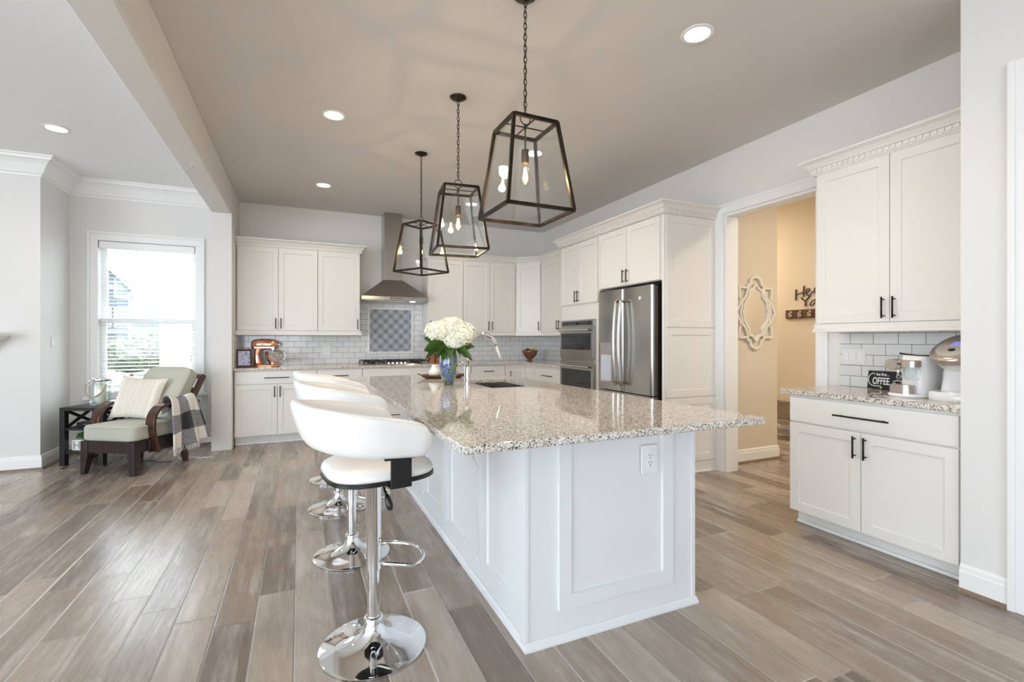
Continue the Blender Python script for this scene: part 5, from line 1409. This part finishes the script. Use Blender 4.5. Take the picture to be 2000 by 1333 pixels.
# pillow: two puffed faces
n = 18; vs = []; uvs = []
def pz_(a, b_): return 0.062 * (max(0, (1 - a ** 4)) * max(0, (1 - b_ ** 4))) ** 0.42
fs = []
for side in (1, -1):
    o = len(vs)
    for i in range(n + 1):
        for j in range(n + 1):
            a, c_ = -1 + 2 * i / n, -1 + 2 * j / n
            pin = 1 - 0.10 * (1 - abs(c_) ** 2) * abs(a) ** 3; pin2 = 1 - 0.10 * (1 - abs(a) ** 2) * abs(c_) ** 3
            vs.append((0.222 * a * pin, -side * pz_(a, c_), 0.222 * c_ * pin2)); uvs.append((i / n, j / n))
    for i in range(n):
        for j in range(n): q = o + i * (n + 1) + j; fs.append((q, q + 1, q + n + 2, q + n + 1))
pl_ = MB().add(vs, fs).build('throw_pillow', 'pillow', smooth=True)
add_uv(pl_, lambda i: uvs[i])
x, y = ch_pt(-0.085, 0.40); pl_.location = (x, y, 0.672); pl_.rotation_euler = (radians(-22), radians(4), CA + radians(12))
tag(pl_, 'cream ribbed square throw pillow leaning on the armchair seat', 'pillow')

# blanket draped over the right arm
rows = []; uvs = []
nu, nv = 34, 44
prof = [(0.30, 0.585), (0.32, 0.625), (0.345, 0.668), (0.385, 0.678), (0.425, 0.668), (0.452, 0.63), (0.462, 0.55), (0.468, 0.45), (0.474, 0.35), (0.480, 0.25), (0.486, 0.15)]
prof = [(0.250, 0.50), (0.252, 0.56), (0.258, 0.625), (0.275, 0.660), (0.307, 0.668), (0.340, 0.660), (0.362, 0.62), (0.372, 0.55), (0.380, 0.45), (0.388, 0.37), (0.394, 0.29), (0.400, 0.205)]
pl3 = [Vector((p[0], p[1])) for p in prof]; cl = [0]
for i in range(1, len(pl3)): cl.append(cl[-1] + (pl3[i] - pl3[i - 1]).length)
def pf_at(s_):
    s_ = max(0, min(cl[-1], s_))
    for i in range(1, len(cl)):
        if s_ <= cl[i]: t = (s_ - cl[i - 1]) / (cl[i] - cl[i - 1]); return pl3[i - 1].lerp(pl3[i], t)
    return pl3[-1]
for i in range(nu + 1):
    t = i / nu; row = []
    for j in range(nv + 1):
        s_ = cl[-1] * j / nv; p = pf_at(s_)
        low = max(0, (0.64 - p.y) / 0.5) if p.x > 0.33 else 0
        v = 0.33 + 0.30 * t + low * (-0.06 + 0.20 * t)
        fold = 0.026 * sin(t * 13 + 0.6) * low + 0.012 * sin(t * 29 + 2 * low) * low
        lump = 0.034 * (1 - low) * (0.5 + 0.5 * sin(t * 7 + s_ * 9))
        row.append((p.x + fold + 0.012 * low, v, p.y + lump + (0.05 * t - 0.03) * low)); uvs.append((t, s_))
    rows.append(row)
b = MB(); b.grid(rows)
bk = thing('throw_blanket', 'fringed black grey and white checked blanket draped over the armchair arm', 'blanket', (CO.x, CO.y, 0), CA)
o = b.build('cloth', 'plaid', bk, smooth=True)
me_uv = uvs[:]; add_uv(o, lambda i: me_uv[i])
sm = o.modifiers.new('solid', 'SOLIDIFY'); sm.thickness = 0.010; sm.offset = 1
b = MB(); rnd = random.Random(3)
for i in range(0, 70):
    t = i / 69; k = t * nu; i0 = min(int(k), nu - 1); p = Vector(rows[i0][-1]).lerp(Vector(rows[i0 + 1][-1]), k - i0)
    b.tube([p + Vector((0, 0, 0.012)), p + Vector((rnd.gauss(0, .006), rnd.gauss(0, .006), -0.03)), p + Vector((rnd.gauss(0, .012), rnd.gauss(0, .012), -0.058))], [0.0035, 0.003, 0.001], 4)
b.build('fringe', mat('fringe_wool', (0.72, 0.70, 0.66), 1.0), bk)

# end table
TO = Vector((-2.186, 6.173)); TA = radians(-24)
tb = thing('end_table', 'black wooden end table with crossed sides left of the armchair', 'side table', (TO.x, TO.y, 0), TA)
tw, td = 0.435, 0.42
MB().box(0, tw, 0, td, 0.548, 0.582).build('table_top', 'blackwood', tb, bevel=0.003)
for x in (0, tw - 0.05):
    for y in (0, td - 0.05): MB().box(x, x + 0.05, y, y + 0.05, 0, 0.548).build('leg', 'blackwood', tb, bevel=0.002)
MB().box(0.012, tw - 0.012, 0.012, td - 0.012, 0.352, 0.374).build('shelf', 'blackwood', tb, bevel=0.002)
MB().box(0.012, tw - 0.012, 0.012, td - 0.012, 0.118, 0.142).build('shelf', 'blackwood', tb, bevel=0.002)
for y in (td - 0.03, ):
    b = MB(); b.bar((0.05, y, 0.545), (tw - 0.05, y, 0.378), 0.02, 0.026); b.bar((0.05, y + 0.004, 0.378), (tw - 0.05, y + 0.004, 0.545), 0.02, 0.026); b.build('cross_brace', 'blackwood', tb)
for x in (0.025, tw - 0.025):
    b = MB(); b.bar((x, 0.05, 0.545), (x, td - 0.05, 0.378), 0.02, 0.026); b.bar((x + 0.004, 0.05, 0.378), (x + 0.004, td - 0.05, 0.545), 0.02, 0.026); b.build('cross_brace', 'blackwood', tb)
def tb_pt(x, y): q = rot2((x, y), TA); return (TO.x + q[0], TO.y + q[1])
x, y = tb_pt(0.20, 0.17)
cbx = thing('cable_box', 'small black media box on the upper shelf of the end table', 'media box', (x, y, 0.3745), TA)
MB().box(-0.11, 0.13, -0.08, 0.08, 0.004, 0.045).build('case', 'blackp', cbx, bevel=0.003)
b = MB(); 
for k in range(3): b.tube([(-0.03 + 0.025 * k, -0.080, 0.026), (-0.03 + 0.025 * k, -0.0825, 0.026)], 0.007, 10)
b.build('button', 'nickel', cbx)
x, y = tb_pt(0.185, 0.11)
plt = thing('block_planter', 'white letter block planter with boxwood on the low table shelf', 'planter', (x, y, 0.1425), TA)
for k, ch in enumerate('HO'):
    bx0 = -0.12 + 0.105 * k
    bb_ = MB().box(bx0, bx0 + 0.10, -0.045, 0.055, 0, 0.105).build('letter_block', 'ceramic', plt, bevel=0.003)
    text(ch, 0.105, bx0 + 0.012, 0.016, bb_, 'grayw', y=-0.0458, off=0.002)
b = MB(); rnd = random.Random(5)
for _ in range(420):
    a, r_ = rnd.uniform(0, 6.28), 0.9 * sqrt(rnd.random()); p = Vector((-0.015 + 0.11 * r_ * cos(a), 0.005 + 0.05 * r_ * sin(a), 0.108 + 0.065 * (1 - r_ * r_) * rnd.uniform(0.3, 1.1) + rnd.uniform(0, .02)))
    u = Vector((rnd.gauss(0, 1), rnd.gauss(0, 1), rnd.gauss(0, .6))).normalized() * 0.010; w = u.orthogonal().normalized() * 0.007
    b.add([p - u, p + w, p + u, p - w], [(0, 1, 2, 3)])
b.build('boxwood', 'leaf2', plt, fix=False)
# hurricane lantern with candle
x, y = tb_pt(0.215, 0.235)
hl = thing('hurricane_lantern', 'glass hurricane jar with steel rim and rope handle on the end table', 'lantern', (x, y, 0.5825), TA)
b = MB(); b.lathe([(0.085, 0), (0.092, 0.006), (0.098, 0.05), (0.098, 0.19), (0.080, 0.235), (0.078, 0.26), (0.074, 0.26), (0.076, 0.235), (0.094, 0.19), (0.094, 0.05), (0.085, 0.01)], 40)
b.build('jar', 'jarglass', hl, smooth=True)
MB().lathe([(0.081, 0.245), (0.086, 0.248), (0.086, 0.272), (0.080, 0.276), (0.076, 0.272), (0.076, 0.248)], 36, cap=False).build('rim', 'chrome', hl, smooth=True)
b = MB(); b.tube([(-0.105 * cos(a), -0.06 - 0.05 * sin(a), 0.215 - 0.125 * sin(a)) for a in [pi * k / 18 for k in range(19)]], 0.008, 8); b.build('rope_handle', 'rope', hl, smooth=True)
b = MB(); b.tube([(-0.087, 0, 0.258), (-0.112, 0, 0.258), (-0.112, -0.02, 0.225)], 0.007, 8); b.tube([(0.087, 0, 0.258), (0.112, 0, 0.258), (0.112, -0.02, 0.225)], 0.007, 8); b.build('handle_hook', 'chrome', hl, smooth=True)
cd = thing('pillar_candle', 'cream pillar candle standing inside the hurricane jar', 'candle', (x, y, 0.594))
MB().lathe([(0.044, 0), (0.046, 0.003), (0.046, 0.185), (0.043, 0.19), (0.03, 0.186)], 28).build('wax', 'wax', cd, smooth=True, shade_angle=40)
MB().tube([(0, 0, 0.185), (0.002, 0, 0.20)], 0.0018, 6).build('wick', 'blackp', cd)
# cables under the chair
for k, (pts, m_, lab) in enumerate((([(0.0, 0.75), (0.15, 0.66), (0.26, 0.72), (0.36, 0.70), (0.42, 0.80)], 'trim', 'white power cord lying on the floor under the armchair'), ([(-0.10, 0.40), (-0.14, 0.50), (-0.05, 0.52), (0.06, 0.48), (0.16, 0.55)], 'blackp', 'black power cord lying on the floor between the armchair legs'))):
    P = [Vector((*ch_pt(u, v), 0.006)) for u, v in pts]; out = []
    for i in range(len(P) - 1):
        for q in range(6): out.append(P[i].lerp(P[i + 1], q / 6) + Vector((0.012 * sin(i * 3 + q), 0.012 * cos(i * 2 + q), 0)))
    tag(MB().tube(out, 0.0045, 6).build('power_cord', m_, smooth=True), lab, 'cord')
# mantel at the left edge
mt = thing('mantel_shelf', 'white moulded mantel shelf at the left edge of the picture', 'mantel', (-3.3, 6.108, 1.16))
MB().box(-0.8, 0.765, -0.22, -0.001, 0.135, 0.165).build('shelf', 'trim', mt, bevel=0.003)
b = MB().sweep([(0, 0), (0.03, 0.005), (0.05, 0.03), (0.09, 0.08), (0.14, 0.11), (0.16, 0.135), (0, 0.135)], [(-0.8, -0.05), (0.62, -0.05), (0.62, -0.001)]); b.build('moulding', 'trim', mt)

# ================================================================== the hall
HM = 3.499
mr = thing('wall_mirror', 'cream framed quatrefoil mirror on the hall wall beyond the opening', 'mirror', (4.305, HM, 1.54))
def mirror_curve(sx, sz, n=160):
    """lobed outline: round lobes top/bottom, pointed sides, notched corners"""
    key = [(0, 1.0), (0.20, 0.97), (0.30, 0.86), (0.36, 0.76), (0.46, 0.72), (0.50, 0.64), (0.60, 0.52), (0.72, 0.44), (0.72, 0.30), (0.80, 0.16), (1.0, 0.0)]
    q = [(x * sx, z * sz) for x, z in key]
    return q + [(x, -z) for x, z in reversed(q[:-1])] + [(-x, -z) for x, z in q[1:]] + [(-x, z) for x, z in reversed(q[1:-1])]
def band(mb, outer, w, y0, y1):
    """closed flat band of width w just inside the outline"""
    P = [Vector(p) for p in outer]; m = len(P); inn = []
    for i in range(m):
        d = (P[(i + 1) % m] - P[i - 1]).normalized(); nr = Vector((d.y, -d.x))
        inn.append(P[i] + nr * w)
    vs = [(p.x, y, p.y) for y in (y0, y1) for p in P] + [(p.x, y, p.y) for y in (y0, y1) for p in inn]
    fs = []
    for i in range(m):
        j = (i + 1) % m
        fs += [(i, j, m + j, m + i), (2 * m + i, 3 * m + i, 3 * m + j, 2 * m + j), (i, 2 * m + i, 2 * m + j, j), (m + i, m + j, 3 * m + j, 3 * m + i)]
    mb.add(vs, fs)
def strip(mb, pts, w, y0, y1):
    """open flat strip of width w along pts (x, z), mitred"""
    P = [Vector(p) for p in pts]; m = len(P); L_, R_ = [], []
    for i in range(m):
        d0 = (P[i] - P[i - 1]).normalized() if i else (P[1] - P[0]).normalized(); d1 = (P[i + 1] - P[i]).normalized() if i < m - 1 else d0
        n0, n1 = Vector((d0.y, -d0.x)), Vector((d1.y, -d1.x)); mi = (n0 + n1).normalized(); mi = mi / max(0.4, mi.dot(n0))
        L_.append(P[i] + mi * w / 2); R_.append(P[i] - mi * w / 2)
    vs = []
    for l, r in zip(L_, R_): vs += [(l.x, y0, l.y), (r.x, y0, r.y), (r.x, y1, r.y), (l.x, y1, l.y)]
    fs = [(0, 1, 2, 3), tuple(4 * (m - 1) + k for k in (3, 2, 1, 0))]
    for i in range(m - 1):
        for k in range(4): fs.append((4 * i + k, 4 * i + (k + 1) % 4, 4 * i + 4 + (k + 1) % 4, 4 * i + 4 + k))
    mb.add(vs, fs)
def dense(pts, k=5, closed=True):
    P = [Vector(p) for p in pts]; m = len(P); out = []
    for i in range(m):
        p0_, p1_, p2_, p3_ = P[i - 1], P[i], P[(i + 1) % m], P[(i + 2) % m]
        for q in range(k):
            t = q / k
            out.append(tuple(0.5 * ((2 * p1_) + (p2_ - p0_) * t + (2 * p0_ - 5 * p1_ + 4 * p2_ - p3_) * t * t + (3 * p1_ - p0_ - 3 * p2_ + p3_) * t ** 3)))
    return out
MW, MH = 0.295, 0.382
outer1 = dense([(0, MH), (0.07, 0.355), (0.095, 0.30), (0.13, 0.285), (0.13, 0.23), (0.165, 0.16), (0.205, 0.125), (0.215, 0.06), (0.235, 0.0), (0.215, -0.06), (0.205, -0.125), (0.165, -0.16), (0.13, -0.23), (0.13, -0.285), (0.095, -0.30), (0.07, -0.355),
                (0, -MH), (-0.07, -0.355), (-0.095, -0.30), (-0.13, -0.285), (-0.13, -0.23), (-0.165, -0.16), (-0.205, -0.125), (-0.215, -0.06), (-0.235, 0.0), (-0.215, 0.06), (-0.205, 0.125), (-0.165, 0.16), (-0.13, 0.23), (-0.13, 0.285), (-0.095, 0.30), (-0.07, 0.355)], 4)
outer1 = [(x, z) for x, z in outer1]
inner = dense([(0, 0.30), (0.05, 0.255), (0.10, 0.235), (0.115, 0.17), (0.17, 0.105), (0.185, 0.04), (0.20, 0.0), (0.185, -0.04), (0.17, -0.105), (0.115, -0.17), (0.10, -0.235), (0.05, -0.255), (0, -0.30), (-0.05, -0.255), (-0.10, -0.235), (-0.115, -0.17), (-0.17, -0.105), (-0.185, -0.04), (-0.20, 0), (-0.185, 0.04), (-0.17, 0.105), (-0.115, 0.17), (-0.10, 0.235), (-0.05, 0.255)], 4)
b = MB(); band(b, outer1, 0.026, -0.028, -0.006)
sidel = dense([(0.20, 0.16), (0.235, 0.10), (0.26, 0.05), (MW, 0.0), (0.26, -0.05), (0.235, -0.10), (0.20, -0.16)], 5)
for sgn in (-1, 1):
    # outer pointed side lobes and square corner loops, drawn as bars
    pts = [(0.215, 0.125), (0.228, 0.085), (0.250, 0.045), (0.288, 0.0), (0.250, -0.045), (0.228, -0.085), (0.215, -0.125)]
    strip(b, [(sgn * p[0], p[1]) for p in pts], 0.024, -0.028, -0.006)
    for sz in (-1, 1):
        loop = [(0.125, 0.255), (0.235, 0.255), (0.235, 0.175), (0.215, 0.135)]
        strip(b, [(sgn * p[0], sz * p[1]) for p in loop], 0.024, -0.028, -0.006)
b.build('frame', 'frame_w', mr, bevel=0.003)
b = MB(); band(b, inner, 0.022, -0.030, -0.006); b.build('inner_frame', 'frame_w', mr, bevel=0.002)
b = MB(); m = len(inner); b.add([(x, -0.014, z) for x, z in inner] + [(x, -0.002, z) for x, z in inner], [tuple(range(m)), tuple(range(2 * m - 1, m - 1, -1))] + [(i, (i + 1) % m, m + (i + 1) % m, m + i) for i in range(m)])
b.build('glass', 'mirror', mr)
HX = 5.799
hk = thing('coat_rack', 'rustic brown board with silver coat hooks on the far hall wall', 'coat rack', (HX, 4.225, 1.583), R90)
MB().box(0, 0.60, -0.02, -0.001, -0.055, 0.055).build('board', 'board', hk, bevel=0.002)
for k in range(5):
    x = 0.075 + 0.125 * k
    b = MB(); b.box(x - 0.014, x + 0.014, -0.025, -0.02, -0.035, 0.04); b.tube([(x, -0.024, 0.02), (x, -0.05, 0.0), (x, -0.062, -0.025), (x, -0.055, -0.04), (x, -0.04, -0.035)], 0.008, 8); b.tube([(x, -0.024, 0.0), (x, -0.06, 0.01)], 0.006, 8)
    b.build('hook', 'nickel', hk, smooth=True, shade_angle=40)
hs = thing('word_sign', 'dark metal script sign reading hey above the coat rack', 'wall sign', (HX, 4.095, 1.737), R90)
b = MB()
k = 1.0
stroke(b, [(0.005, 0.20), (0.002, 0.10), (0.0, 0.03)], 0.0075, -0.009)
stroke(b, [(0.095, 0.245), (0.092, 0.15), (0.090, 0.075)], 0.0075, -0.009)
stroke(b, [(0.002, 0.11), (0.05, 0.135), (0.092, 0.15)], 0.0065, -0.009)
stroke(b, [(0.115, 0.115), (0.155, 0.165), (0.150, 0.195), (0.128, 0.18), (0.118, 0.13), (0.135, 0.09), (0.165, 0.10), (0.20, 0.15)], 0.0065, -0.009)
stroke(b, [(0.215, 0.20), (0.212, 0.14), (0.235, 0.115), (0.275, 0.15), (0.285, 0.20), (0.275, 0.12), (0.25, 0.03), (0.21, 0.02)], 0.0065, -0.009)
stroke(b, [(0.062, 0.065), (0.11, 0.015), (0.165, 0.085)], 0.009, -0.009)
stroke(b, [(0.113, 0.015), (0.113, -0.075)], 0.0085, -0.009)
stroke(b, [(0.235, 0.0), (0.20, 0.01), (0.165, -0.04), (0.175, -0.07), (0.205, -0.05), (0.235, 0.0), (0.232, -0.045), (0.255, -0.06), (0.285, -0.02)], 0.0065, -0.009)
o = b.build('lettering', 'bark', hs, smooth=True); o.scale = (1.15, 1, 0.81)
hb_ = thing('shoe_bench', 'narrow wooden topped metal shelf bench against the far hall wall', 'bench', (HX - 0.005, 4.43, 0), R90)
MB().box(0, 0.95, -0.30, 0, 0.475, 0.500).build('bench_top', 'grayw', hb_, bevel=0.002)
for x in (0.02, 0.93):
    for y in (-0.285, -0.015): MB().box(x - 0.01, x + 0.01, y - 0.01, y + 0.01, 0, 0.475).build('leg', 'nickel', hb_)
for z in (0.08, 0.25):
    b = MB(); b.box(0.02, 0.93, -0.295, -0.275, z, z + 0.012); b.box(0.02, 0.93, -0.025, -0.005, z, z + 0.012)
    for k in range(9): b.box(0.03 + 0.11 * k, 0.04 + 0.11 * k, -0.29, -0.01, z + 0.002, z + 0.010)
    b.build('shelf', 'nickel', hb_)
light('AREA', 'hall_fill_light', (4.7, 1.7, CEIL - 0.05), 22, (1.0, 0.87, 0.70), 0.35)  # unseen fill light, added to warm the near part of the hall
light('AREA', 'hall_fill_light', (5.0, 5.3, CEIL - 0.05), 24, (1.0, 0.87, 0.70), 0.35)  # second unseen fill, added to brighten the far hall wall
